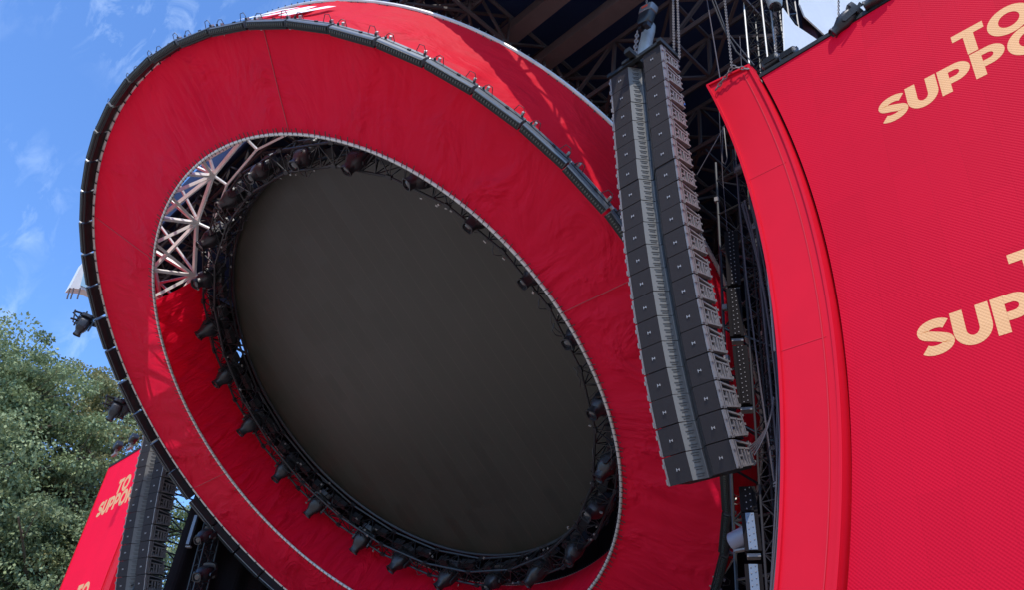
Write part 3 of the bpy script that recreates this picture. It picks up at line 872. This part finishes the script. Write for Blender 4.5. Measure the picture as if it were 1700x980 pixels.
# ------------------------------------------------------------------ near wing: curved red panel and picture wall
bx = np.polyfit([13.64, 11.38, 9.19, 7.33, 5.79, 4.47, 3.43], [-6.64, -6.06, -5.72, -5.60, -5.64, -5.81, -5.94], 3)
cx = np.polyfit([13.48, 11.7, 9.6, 7.82, 6.26, 5.01, 3.9, 3.31], [-5.58, -5.15, -4.78, -4.63, -4.65, -4.76, -4.92, -5.04], 3)
def ext(p, z):
    if z >= 3.4: return float(np.polyval(p, z))
    v0 = float(np.polyval(p, 3.4)); d = float(np.polyval(np.polyder(p), 3.4)); q = z - 3.4
    return v0 + d * q - 0.022 * q * q
bxf = lambda z: ext(bx, z)
cxf = lambda z: ext(cx, z)
def wing(mir, MIRX, tag_near):
    X = (lambda x: 2 * MIRX - x) if mir else (lambda x: x)
    name_l = tag_near
    # curved panel
    pl = empty('curved_panel', (X(-5.6), 9.85, GZ), ('curved glossy red panel with raised lips beside the %s picture wall' % name_l), 'scenic panel', 'curved red panels')
    o = Vector((X(-5.6), 9.85, GZ))
    def band(f0, f1, y0, y1, ztop0, ztop1, zb=GZ + .01, n=60):
        """solid strip between two curved edges; ztop differs left and right"""
        m = MB(); pts = []
        for i in range(n + 1):
            t = i / n
            zl = zb + (ztop0 - zb) * t; zr = zb + (ztop1 - zb) * t
            pts.append(((X(f0(zl)), zl), (X(f1(zr)), zr)))
        i0 = 0
        for (a, b) in pts:
            for (x, z) in (a, b):
                for y in (y0, y1): m.v.append((x - o.x, y - o.y, z - o.z))
        for i in range(n):
            q = i * 4; r = q + 4
            m.f += [(q, q + 2, r + 2, r), (q + 1, r + 1, r + 3, q + 3), (q, r, r + 1, q + 1), (q + 2, q + 3, r + 3, r + 2)]
        m.f += [(0, 1, 3, 2), (n * 4, n * 4 + 2, n * 4 + 3, n * 4 + 1)]
        return m
    g_ = .05
    band(lambda z: bxf(z) + .0, lambda z: cxf(z) - g_, 9.90, 10.12, 13.66, 13.50).build('panel', M_redpaint, pl)
    band(lambda z: bxf(z) + .0, lambda z: bxf(z) + .05, 9.86, 9.898, 13.66, 13.652).build('lip', M_redpaint, pl)
    band(lambda z: cxf(z) - g_ - .05, lambda z: cxf(z) - g_, 9.86, 9.898, 13.508, 13.50).build('lip', M_redpaint, pl)
    band(lambda z: cxf(z) - g_ - .20, lambda z: cxf(z) - g_ - .185, 9.886, 9.898, 13.40, 13.40).build('groove_cord', mat('dark_red_groove', (.55, .008, .02), .6), pl)
    tp = MB(); a = Vector((X(bxf(13.66)), 9.86, 13.66)) - o; b = Vector((X(cxf(13.5) - g_), 9.86, 13.50)) - o
    tp.prism([a, b, b + Vector((0, 0, .05)), a + Vector((0, 0, .05))], (0, .26, 0)); tp.build('top_cap', M_redpaint, pl)
    sm = MB()
    for z in (10.6, 6.9, 3.2): sm.bar(Vector((X(bxf(z) + .055), 9.897, z)) - o, Vector((X(cxf(z) - .19), 9.897, z - .02)) - o, .006)
    sm.build('joint', mat('panel_joint', (.68, .010, .03), .6), pl)
    # picture wall
    wl = empty('picture_wall', (X(-2), 10, GZ), ('tall red picture wall reading TO SUPPORT in peach letters, %s' % ('at the near right' if not mir else 'small and far beyond the ring')), 'picture wall', 'red picture walls')
    o = Vector((X(-2), 10, GZ))
    XO = 0.95
    ml = M_led if not mir else M_ledleft
    m = MB(); n = 60
    for i in range(n + 1):
        z = GZ + .3 + (13.13 - GZ - .3) * i / n
        for x in (X(cxf(min(z, 13.4)) + .012), X(XO)):
            for y in (10.0, 10.14): m.v.append((x - o.x, y - o.y, z - o.z))
    for i in range(n):
        q = i * 4; r = q + 4
        m.f += [(q, q + 2, r + 2, r), (q + 1, r + 1, r + 3, q + 3), (q, r, r + 1, q + 1), (q + 2, q + 3, r + 3, r + 2)]
    m.f += [(0, 1, 3, 2), (n * 4, n * 4 + 2, n * 4 + 3, n * 4 + 1)]
    m.build('screen_panel', ml, wl)
    zt = 13.18
    xa, xb = X(cxf(13.3) + .02), X(XO + .05)
    MB().box(Vector(((xa + xb) / 2, 10.12, zt)) - o, (abs(xb - xa), .30, .10)).build('top_rail', M_darkhs, wl)
    MB().box(Vector((X(XO + .04), 10.12, (13.13 + GZ) / 2)) - o, (.07, .28, 13.13 - GZ)).build('side_rail', M_redpaint if mir else M_darkhs, wl)
    if not mir:
        es = MB(); zz = np.linspace(GZ + .3, 13.2, 60)
        for z in zz:
            for x in (cxf(z) - .16, cxf(z) + .05): es.v.append(tuple(Vector((x, 10.18, z)) - o))
        for q in range(59): es.f.append((2 * q, 2 * q + 1, 2 * q + 3, 2 * q + 2))
        es.build('gap_shade_strip', M_drape, wl)  # black strip added behind the gap to stand for its shade
    fr = MB()
    for x in np.linspace(-4.4, XO - .2, 5): fr.bar(Vector((X(x), 10.35, GZ)) - o, Vector((X(x), 10.35, 13.1)) - o, .06)
    for z in np.linspace(0, 13, 9): fr.bar(Vector((X(-4.4), 10.35, z)) - o, Vector((X(XO - .2), 10.35, z)) - o, .05)
    fr.build('support_frame', M_truss, wl)
    yy = -0.004
    for k in range(3):
        if not mir:
            xs, zs, h = -3.50 - .12 * k, 10.385 - 4.29 * k, .545
            xo = -2.20 - .12 * k - .05 * 0
            put_text(wl, 'SUPPORT', xs - o.x, zs - o.z, h, yy, M_ledtxt)
            put_text(wl, 'TO', xo - o.x, zs + .57 - o.z, h, yy, M_ledtxt)
        else:
            xs, zs, h = -38.1, 10.62 - 4.4 * k, .68
            put_text(wl, 'SUPPORT', xs - o.x, zs - o.z, h, yy, M_letter)
            put_text(wl, 'TO', xs + 1.5 - o.x, zs + .70 - o.z, h, yy, M_letter)
wing(False, 0, 'near')
wing(True, -19.0, 'far')
for o in list(col.objects):      # the far wing stands wider and a little further back
    if o.parent is None and o.get('label', '').find('far ') >= 0 and o.name.startswith(('curved_panel', 'picture_wall')):
        o.matrix_world = Matrix.Scale(1.14, 4) @ Matrix.Translation(o.location)

# ------------------------------------------------------------------ fixtures
def fixture(pos, fwd, up, label, group, s=1.0):
    return copy_tree(ml0, orient(pos, fwd, up, s), label, group)
GF = 'moving lights on the wings and towers'
fixture(at(1418, 20, 1, 10.0), Vector((-.75, -.15, -.60)), (0, -.6, 1), 'dark boxy moving light tilted over the top edge of the near picture wall', GF, .72)
fixture(at(1478, -14, 1, 10.0), Vector((-.95, -.2, -.2)), (0, 0, 1), 'moving light at the top edge of the near picture wall, just cut by the frame', GF, .62)
for px, py, lab in ((1283, 104, 'left of the two dark fixtures lying at the picture wall corner'), (1312, 94, 'right of the two dark fixtures lying at the picture wall corner')):
    b = empty('flood_light', at(px, py, 1, 10.1), lab, 'stage light', 'flood lights at the picture wall corner')
    MB().sections([(-.20, .08, .09), (-.17, .125, .13), (.14, .125, .13), (.17, .10, .10)], 14, 4).xform(Matrix.Rotation(R(83), 4, 'Y')).build('housing', M_blackm, b, True)
    MB().box((0, .0, .14), (.34, .07, .02)).box((-.16, 0, .03), (.02, .07, .24)).box((.16, 0, .03), (.02, .07, .24)).build('bracket', M_truss, b)
    MB().box((0, -.14, -.01), (.25, .015, .16)).build('lens', M_lens, b)
# fixture hanging by the truss tower, wrapped in grey cover
b = empty('wrapped_light', at(1285, -6, 1, 10.4), 'cylindrical light in a grey rain cover beside the right hand truss tower', 'stage light')
MB().sections([(-.34, .10, .10), (-.28, .15, .15), (.1, .19, .19), (.45, .21, .21)], 16, 2).build('cover', M_ball, b, True)
MB().sections([(-.36, .09, .09), (-.345, .125, .125), (-.33, .12, .12)], 16, 2).build('lens', M_lens, b, True)

# ------------------------------------------------------------------ lighting tower behind the curved panel
tw = empty('truss_tower', (-5.75, 10.65, GZ), 'dark truss tower with upper front chords coloured as sunlit, standing behind the top of the curved red panel', 'truss tower')
t = MB(); truss(t, (0, 0, 0), (0, 0, 18.3), .42, .02, .45, br=.013); t.build('tower_truss', M_truss, tw)
for sx, sy in ((-1, -1), (1, -1)): MB().tube([(sx * .21, sy * .23, 9), (sx * .21, sy * .23, 18)], .018, 6).build('chord_highlight', M_alu, tw)  # extra tubes coloured pale as if sun caught the upper front chords
tw = empty('truss_tower', (-5.30, 10.9, GZ), 'second dark truss tower with one upper chord coloured as sunlit, right of the first, ending at the roof', 'truss tower')
t = MB(); truss(t, (0, 0, 0), (0, 0, 18.0), .38, .02, .42, br=.013); t.build('tower_truss', M_truss, tw)
MB().tube([(-.19, -.21, 9), (-.19, -.21, 17.8)], .02, 6).build('chord_highlight', M_alu, tw)
sf = empty('scaffold_tower', (-7.0, 12.2, GZ), 'dark scaffold tower carrying batten lights between the hang and the curved panel', 'scaffold')
t = MB()
for xx in (-.6, .6):
    for yy in (-.7, .7): t.tube([(xx, yy, 0), (xx, yy, 15)], .03, 6)
for k in range(16):
    z = .2 + k * .95
    for yy in (-.7, .7):
        t.tube([(-.6, yy, z), (.6, yy, z)], .024, 5)
        t.tube([(-.6 if k % 2 else .6, yy, z), (.6 if k % 2 else -.6, yy, z + .95)], .02, 5)
    for xx in (-.6, .6): t.tube([(xx, -.7, z), (xx, .7, z + .0)], .024, 5)
t.build('tube_frame', M_truss, sf)
t = MB()
for k in range(46):
    z = random.uniform(1, 14.5)
    t.box((random.choice((-.6, .6)) + random.uniform(-.05, .05), random.choice((-.7, .7)), z), (.09, .09, random.uniform(.05, .12)), Matrix.Rotation(random.uniform(0, 2), 3, 'Z'))
t.build('coupler', M_rig, sf)
tr2 = empty('truss_tower', (-6.55, 11.1, GZ), 'slim black truss tower behind the batten lights', 'truss tower')
t = MB(); truss(t, (0, 0, 0), (0, 0, 13.6), .34, .022, .4, br=.010); t.build('tower_truss', mat('dull_truss', (.022, .018, .02), .6, 0, .2), tr2)

def batten(p0, p1, label, lens, group, wd=.13):
    p0, p1 = Vector(p0), Vector(p1); c = (p0 + p1) / 2; ln = (p1 - p0).length
    z = (p1 - p0).normalized(); y = Vector((-.55, .83, 0)); y = (y - z * y.dot(z)).normalized(); x = y.cross(z)
    M = Matrix((x, y, z)).transposed().to_4x4(); M.translation = c
    b = empty('batten_light', M, label, 'batten light', group)
    MB().box((0, .09, 0), (wd + .12, .16, ln)).build('housing', M_matte, b)
    MB().box((0, .0, 0), (wd, .04, ln - .02)).build('face_plate', M_matte if lens != 'white' else M_ledwhite, b)
    l = MB(); n = int(ln / .09)
    for k in range(n):
        for s in (-1, 1):
            l.sections([(0, .011, .011), (.012, .008, .008)], 8, 2)
            l.xform(Matrix.Translation((s * wd * .25, -.02, -ln / 2 + (k + .5 + s * .15) * ln / n)) @ Matrix.Rotation(R(90), 4, 'X'), len(l.v) - 16)
    l.build('lens', M_dot, b)
    MB().box((.0, .12, -ln / 2 - .05), (.2, .14, .05)).build('bracket', M_rig, b)
GB = 'batten lights in a column behind the speaker hang'
YBt = 10.9
batten(at(1219, 473, 1, YBt), at(1213, 383, 1, YBt), 'dark batten light with white dots, topmost of the column', 'dark', GB)
batten(at(1224, 558, 1, YBt), at(1217, 478, 1, YBt), 'dark batten light with white dots, second from the top of the column', 'dark', GB)
batten(at(1239, 672, 1, YBt), at(1228, 574, 1, YBt), 'dark batten light with white dots, third from the top of the column', 'dark', GB)
batten(at(1244, 850, 1, YBt), at(1240, 808, 1, YBt), 'short dark batten light right above the frosted one', 'dark', GB)
batten(at(1251, 915, 1, YBt), at(1244, 852, 1, YBt), 'frosted pale blue batten light above the lowest one', 'white', GB)
batten(at(1256, 1010, 1, YBt), at(1250, 937, 1, YBt), 'frosted pale blue batten light, lowest in the column', 'white', GB)
b = empty('spot_can', at(1232, 893, 1, 11.2), 'grey round spotlight can left of the frosted batten light', 'stage light')
MB().sections([(-.2, .13, .13), (-.18, .15, .15), (.15, .15, .15), (.17, .12, .12)], 18, 2).xform(Matrix.Rotation(R(75), 4, 'Y')).build('can', mat('can_grey', (.16, .16, .2), .4), b, True)
MB().box((0, .0, -.2), (.28, .08, .03)).build('bracket', M_rig, b)

# cable bundle and ropes beside the curved panel
m_ = []
for k in range(9):
    pts = []
    for py in range(330, 1100, 60):
        z = at(1262, py, 1, 10.6).z
        pts.append((bxf(min(z, 13.6)) - .18 - .035 * k + .03 * math.sin(py * .01 + k), 10.45 + .03 * (k % 3), z))
    m_.append(pts)
cbd = MB()
for k, p in enumerate(m_): cbd.tube(p, .012 if k % 3 else .018, 5)
tag(cbd.build('cable_bundle', M_cablegrey, None, True), 'thick bundle of grey cables falling along the curved red panel', 'cables')
for k in range(5):
    a = at(1240 + k * 3, 745 + 3 * k, 1, 10.6); b2 = at(1284, 672 - k * 3, 1, 10.6)
    mid = (a + b2) / 2 + Vector((.12, 0, -.22 + .03 * k))
    pts = [(a * (1 - t) ** 2 + mid * 2 * t * (1 - t) + b2 * t * t) for t in [i / 12 for i in range(13)]]
    tag(MB().tube(pts, .013, 5).build('loop_cable', M_cablegrey, None, True), 'grey cable looping from the foot of the near hang to the bundle, %s of five' % ['outermost', 'second', 'middle', 'fourth', 'innermost'][k], 'cable', 'looping cables at the foot of the hang')
def rope(pts, label, r=.012, m=M_cablegrey, grp=None):
    tag(MB().tube(pts, r, 5).build('steel_rope', m, None, True), label, 'rope', grp)
rope([at(1172, -10, 1, 9.9), at(1197, 140, 1, 9.9)], 'thin steel rope down to the outer top corner of the curved panel')
rope([at(1178, -10, 1, 9.9), at(1200, 45, 1, 9.9), at(1222, 85, 1, 9.9), at(1246, 108, 1, 9.9)], 'black cable sagging toward the curved panel corner', .016, M_cable)
rope([at(1183, -10, 1, 9.9), at(1206, 52, 1, 9.9), at(1252, 108, 1, 9.9)], 'second black cable beside the sagging one', .013, M_cable)
rope([at(1157, 290, 1, 11), at(1193, 226, 1, 11), at(1203, 208, 1, 11)], 'thin rope rising from the hang to a knot')
rope([at(1200, 210, 1, 11), at(1199, 268, 1, 11), at(1204, 273, 1, 11), at(1207, 262, 1, 11), at(1202, 212, 1, 11)], 'rope loop hanging by the knot')
rope([at(1191, 130, 1, 11), at(1200, 300, 1, 11), at(1207, 380, 1, 11), at(1218, 480, 1, 11)], 'thin vertical wire behind the near hang', .007)
rope([at(1219, 230, 1, 10.8), at(1226, 330, 1, 10.8), at(1240, 470, 1, 10.8), at(1262, 640, 1, 10.8), at(1285, 800, 1, 10.8)], 'long pale wire beside the batten lights', .014)
rope([at(1252, 320, 1, 10.7), at(1262, 470, 1, 10.7), at(1284, 690, 1, 10.7), at(1300, 860, 1, 10.7)], 'pair of grey wires near the curved panel', .014)
rope([at(1228, 60, 1, 10.2), at(1235, 180, 1, 10.2)], 'short rope left of the first truss tower', .008)
bx_ = empty('junction_box', at(1228, 281, 1, 10.8), 'small grey junction box hanging in the dark gap by the curved panel', 'box')
MB().box((0, 0, 0), (.2, .1, .15)).box((0, 0, .1), (.14, .08, .04)).build('case', M_cablegrey, bx_)
MB().box((0, -.055, 0), (.13, .012, .08)).build('lid', M_rig, bx_)

# ------------------------------------------------------------------ far side of the stage
lt = empty('scaffold_tower', (-35.6, 12.35, GZ), 'dark scaffold tower with sky showing through beyond the far speaker hang', 'scaffold')
t = MB()
for k in range(17):
    z = k * .95
    for (xa, ya, xb, yb) in ((-.7, -.9, .9, -.9), (-.7, .9, .9, .9), (-.7, -.9, -.7, .9), (.9, -.9, .9, .9)):
        t.tube([(xa, ya, z), (xb, yb, z)], .035, 5)
        if k % 2: xa, ya, xb, yb = xb, yb, xa, ya
        t.tube([(xa, ya, z), (xb, yb, z + .95)], .03, 5)
for xx in (-.7, .9):
    for yy in (-.9, .9): t.tube([(xx, yy, 0), (xx, yy, 16.2)], .045, 6)
t.build('tube_frame', M_truss, lt)
# roof corner seen past the rim
cn = empty('roof_corner', at(132, 465, 0, -31.6), 'white and pale blue roof corner sheet with three rods, past the left rim', 'roof corner')
oc = at(132, 465, 0, -31.6)
P = [at(x, y, 0, -31.6) - oc for x, y in ((138, 435), (160, 430), (160, 490), (138, 480), (115, 478))]
MB().prism(P, (-.5, 0, 0)).build('corner_sheet', M_tarp, cn)
P = [at(x, y, 0, -31.6) - oc + Vector((.02, 0, 0)) for x, y in ((140, 446), (160, 440), (160, 486), (133, 474))]
MB().prism(P, (.02, 0, 0)).build('sheet_panel', mat('pale_blue_sheet', (.30, .50, .62), .5), cn)
for y0, y1 in ((440, 6.1), (478, 6.1)): MB().tube([at(157, y0, 0, -31.6) - oc, Vector((-31.6, y1, 17.7)) - oc], .05, 6).build('boom', M_truss, cn)
for x0 in (116, 122, 133): MB().tube([at(x0, 478, 0, -31.6) - oc, at(x0 - 5, 497, 0, -31.6) - oc], .03, 5).build('rod', M_cablegrey, cn)

def outrigger(px, py, X, label, sc_, two=False):
    o = at(px, py, 0, X)
    rt = empty('light_bracket', o, label, 'bracket', 'brackets reaching out past the far rim')
    q = lambda x, y: at(x, y, 0, X) - o
    m = MB()
    for dy in (0, .35):
        m.tube([q(px - 26, py - 6) + Vector((0, dy, 0)), q(px + 28, py + 8) + Vector((0, dy, 0))], .04, 5)
        m.tube([q(px - 20, py - 18) + Vector((0, dy, 0)), q(px + 28, py - 4) + Vector((0, dy, 0))], .04, 5)
    for k in range(4): m.tube([q(px - 22 + 12 * k, py - 16 + 3 * k), q(px - 18 + 12 * k, py - 2 + 3 * k) + Vector((0, .35, 0))], .03, 4)
    e = q(px + 52, py + 12)
    m.tube([q(px + 28, py + 8), e], .045, 5); m.tube([q(px + 28, py - 4), e], .04, 5)
    m.tube([e, Vector((e.x, e.y, 17.6 - o.z))], .05, 6)
    m.build('bracket_frame', M_truss, rt)
    m = MB()
    m.tube([q(px - 18, py - 20), q(px - 22, py), q(px - 14, py + 4)], .03, 5)
    m.build('cable', M_cable, rt)
    for k in range(2 if two else 1):
        fixture(at(px + 2 + 17 * k, py - 6 - 4 * k, 0, X), Vector((-.12, -.1, -1)), (1, -.3, 0), 'moving light hanging from ' + ('the lower rim bracket, %s one' % ('left', 'right')[k] if two else 'the upper rim bracket beside the roof corner'), GF, sc_)
outrigger(143, 535, -31.8, 'upper dark bracket sticking out past the far rim against the sky', 1.05)
outrigger(196, 676, -31.2, 'lower dark bracket sticking out past the far rim before the trees', .98, True)
for px, py, lab in ((196, 741, 'left of two small lights on top of the far picture wall'), (222, 729, 'right of two small lights on top of the far picture wall')):
    b = empty('flood_light', at(px, py, 1, 10.1), lab, 'stage light', 'flood lights on the far picture wall')
    MB().sections([(-.2, .13, .13), (-.17, .18, .16), (.15, .18, .16), (.19, .13, .13)], 14, 4).xform(Matrix.Rotation(R(60), 4, 'Y')).build('housing', M_blackm, b, True)
    MB().box((0, 0, -.45), (.5, .12, .1)).box((0, 0, -.3), (.1, .1, .3)).build('bracket', M_rig, b)
# strips and lights in the dark left corner below the ring
batten(at(311, 905, 0, -30.6), at(326, 856, 0, -30.6), 'long pale blue strip light in the dark corner below the ring', 'white', 'strip lights in the far dark corner', .12)
t = MB(); truss(t, at(298, 1100, 0, -30.5), at(372, 800, 0, -30.5), .5, .035, .55, br=.02)
tag(t.build('truss_tower', M_truss), 'black truss upright below the ring beside the pale strip light', 'truss tower')
fixture(at(348, 948, 0, -30.0), Vector((.5, -.6, -.5)), (0, 0, 1), 'moving light on the black truss upright below the ring', GF, 1.2)
fixture(at(350, 885, 0, -30.0), Vector((.4, -.6, -.6)), (0, 0, 1), 'moving light high in the dark corner below the ring', GF, 1.1)

# ------------------------------------------------------------------ trees
def leaf_mat(name, c0, c1):
    m = bpy.data.materials.new(name); m.use_nodes = True; t = m.node_tree; t.nodes.clear(); k = t.links.new
    out = t.nodes.new('ShaderNodeOutputMaterial'); b = t.nodes.new('ShaderNodeBsdfPrincipled'); tr = t.nodes.new('ShaderNodeBsdfTranslucent')
    ms = t.nodes.new('ShaderNodeMixShader'); ms.inputs[0].default_value = .25
    g_ = t.nodes.new('ShaderNodeNewGeometry'); x = t.nodes.new('ShaderNodeMix'); x.data_type = 'RGBA'
    x.inputs['A'].default_value = (*c0, 1); x.inputs['B'].default_value = (*c1, 1)
    k(g_.outputs['Random Per Island'], x.inputs['Factor']); k(x.outputs['Result'], b.inputs['Base Color']); k(x.outputs['Result'], tr.inputs['Color'])
    b.inputs['Roughness'].default_value = .55; b.inputs['Specular IOR Level'].default_value = .3
    k(b.outputs[0], ms.inputs[1]); k(tr.outputs[0], ms.inputs[2]); k(ms.outputs[0], out.inputs[0]); return m
M_leafA = leaf_mat('leaves_green', (.17, .22, .10), (.35, .40, .20))
M_leafB = leaf_mat('leaves_dark', (.12, .165, .075), (.28, .32, .16))
M_leafC = leaf_mat('leaves_turning', (.16, .19, .08), (.38, .33, .15))
M_bark = mat('bark', (.10, .075, .055), .9, 0, .2, .4, 3, .6, 14)

def tree(base, H, crown_r, crown_z0, nclump, nleaf, lsize, mleaf, label, seed, squash=1.0, group='trees beyond the stage'):
    rng = np.random.RandomState(seed)
    root = empty('leafy_tree', base, label, 'tree', group)
    tr = MB()
    trunk = [Vector((0.25 * math.sin(k * 1.3 + seed) * k / 8, 0.2 * math.cos(k * 1.7 + seed) * k / 8, H * .88 * k / 8)) for k in range(9)]
    tr.tube(trunk, [H * .022 * (1 - .85 * k / 8) for k in range(9)], 9)
    cl = []
    nb = 34
    for i in range(nb):
        t = (i + .5) / nb
        z0 = crown_z0 * .85 + (H * .86 - crown_z0 * .85) * t
        k = min(7, int(z0 / (H * .88) * 8)); p0 = trunk[k].lerp(trunk[k + 1], z0 / (H * .88) * 8 - k)
        az = i * 2.4 + rng.uniform(-.3, .3)
        prof = math.sin(math.pi * min(1, max(.12, (z0 + 1.5 - crown_z0) / (H - crown_z0) * .9 + .12))) ** .6
        ln = crown_r * prof * rng.uniform(.75, 1.12)
        rise = ln * rng.uniform(.15, .6)
        d = Vector((math.cos(az), math.sin(az) * squash, 0))
        pts = [p0 + d * (ln * s) + Vector((rng.uniform(-.2, .2), rng.uniform(-.2, .2), rise * s ** .8)) for s in (0, .3, .6, 1)]
        tr.tube(pts, [H * .0075 * (1 - .75 * s) + .015 for s in (0, .3, .6, 1)], 6)
        per = max(2, nclump // nb)
        for j in range(per):
            s = rng.uniform(.28, 1.06)
            c = p0 + d * (ln * s) + Vector((0, 0, rise * s ** .8))
            off = rng.normal(0, 1, 3) * crown_r * (.05 + .13 * s)
            e = c + Vector(off.tolist()) + Vector((0, 0, .3))
            cl.append((e, rng.uniform(.55, 1.25)))
            if j % 2 == 0: tr.tube([c, c.lerp(e, .5) + Vector((0, 0, -.1)), e], [.045, .03, .012], 4)
    for j in range(int(nclump * .10)):
        e = trunk[-1] + Vector((rng.normal(0, crown_r * .22), rng.normal(0, crown_r * .22), rng.uniform(0, H * .12))); cl.append((e, rng.uniform(.5, .9)))
        tr.tube([trunk[-1] - Vector((0, 0, rng.uniform(0, 2))), e], [.04, .012], 4)
    tr.build('trunk', M_bark, root, True)
    # leaves: folded diamond blades in drooping sprays
    C = np.array([[*c[0]] for c in cl]); S = np.array([c[1] for c in cl])
    nleaf = int(nleaf * 1.45); n = len(C) * nleaf
    ci = np.repeat(np.arange(len(C)), nleaf)
    dirs = rng.normal(0, 1, (n, 3)); dirs /= np.linalg.norm(dirs, axis=1)[:, None]
    rad = rng.uniform(0, 1, n) ** .38
    pos = C[ci] + dirs * (rad * S[ci] * crown_r * .135)[:, None] * np.array([1.15, 1.15, .62])
    ax = dirs * .8 + rng.normal(0, .6, (n, 3)); ax[:, 2] -= .45; ax /= np.linalg.norm(ax, axis=1)[:, None]
    nr = np.array([0, 0, 1.0]) + rng.normal(0, .45, (n, 3)) + dirs * .35
    sd = np.cross(ax, nr); sd /= np.linalg.norm(sd, axis=1)[:, None] + 1e-9
    sz = lsize * .80 * rng.uniform(.6, 1.25, n)
    V = np.stack([pos, pos + ax * (sz * .5)[:, None] + sd * (sz * .30)[:, None], pos + ax * sz[:, None], pos + ax * (sz * .5)[:, None] - sd * (sz * .30)[:, None]], 1).reshape(-1, 3)
    me = bpy.data.meshes.new('crown')
    me.vertices.add(n * 4); me.vertices.foreach_set('co', V.ravel())
    me.loops.add(n * 4); me.loops.foreach_set('vertex_index', np.arange(n * 4, dtype=np.int32))
    me.polygons.add(n); me.polygons.foreach_set('loop_start', np.arange(0, n * 4, 4, dtype=np.int32))
    me.materials.append(mleaf); me.update(); me.validate()
    o = bpy.data.objects.new('crown', me); col.objects.link(o); o.parent = root
    return root
def tb(px, py, D):
    p = dist(px, py, D); return Vector((p.x, p.y, GZ))
tree(tb(10, 700, 66), 27.5, 8.6, 5, 560, 130, .36, M_leafA, 'tall bushy green tree filling the left edge of the view', 1)
tree(tb(165, 720, 70), 30.0, 7.4, 6, 430, 100, .34, M_leafC, 'airy tree with yellowing leaves, its top just left of the ring', 2)
tree(tb(90, 850, 76), 24, 10, 4, 400, 120, .38, M_leafB, 'dark green tree low between the two tall ones', 3)
tree(tb(-70, 700, 84), 36, 9, 6, 300, 110, .42, M_leafB, 'dark tree behind the left edge, tallest against the sky', 4)
tree(tb(250, 900, 80), 25, 9, 3, 300, 100, .38, M_leafA, 'green tree glimpsed through the far scaffold tower', 5)
tree(tb(60, 950, 60), 17, 7.5, 1.5, 360, 120, .33, M_leafB, 'low dark tree at the bottom left corner', 6)
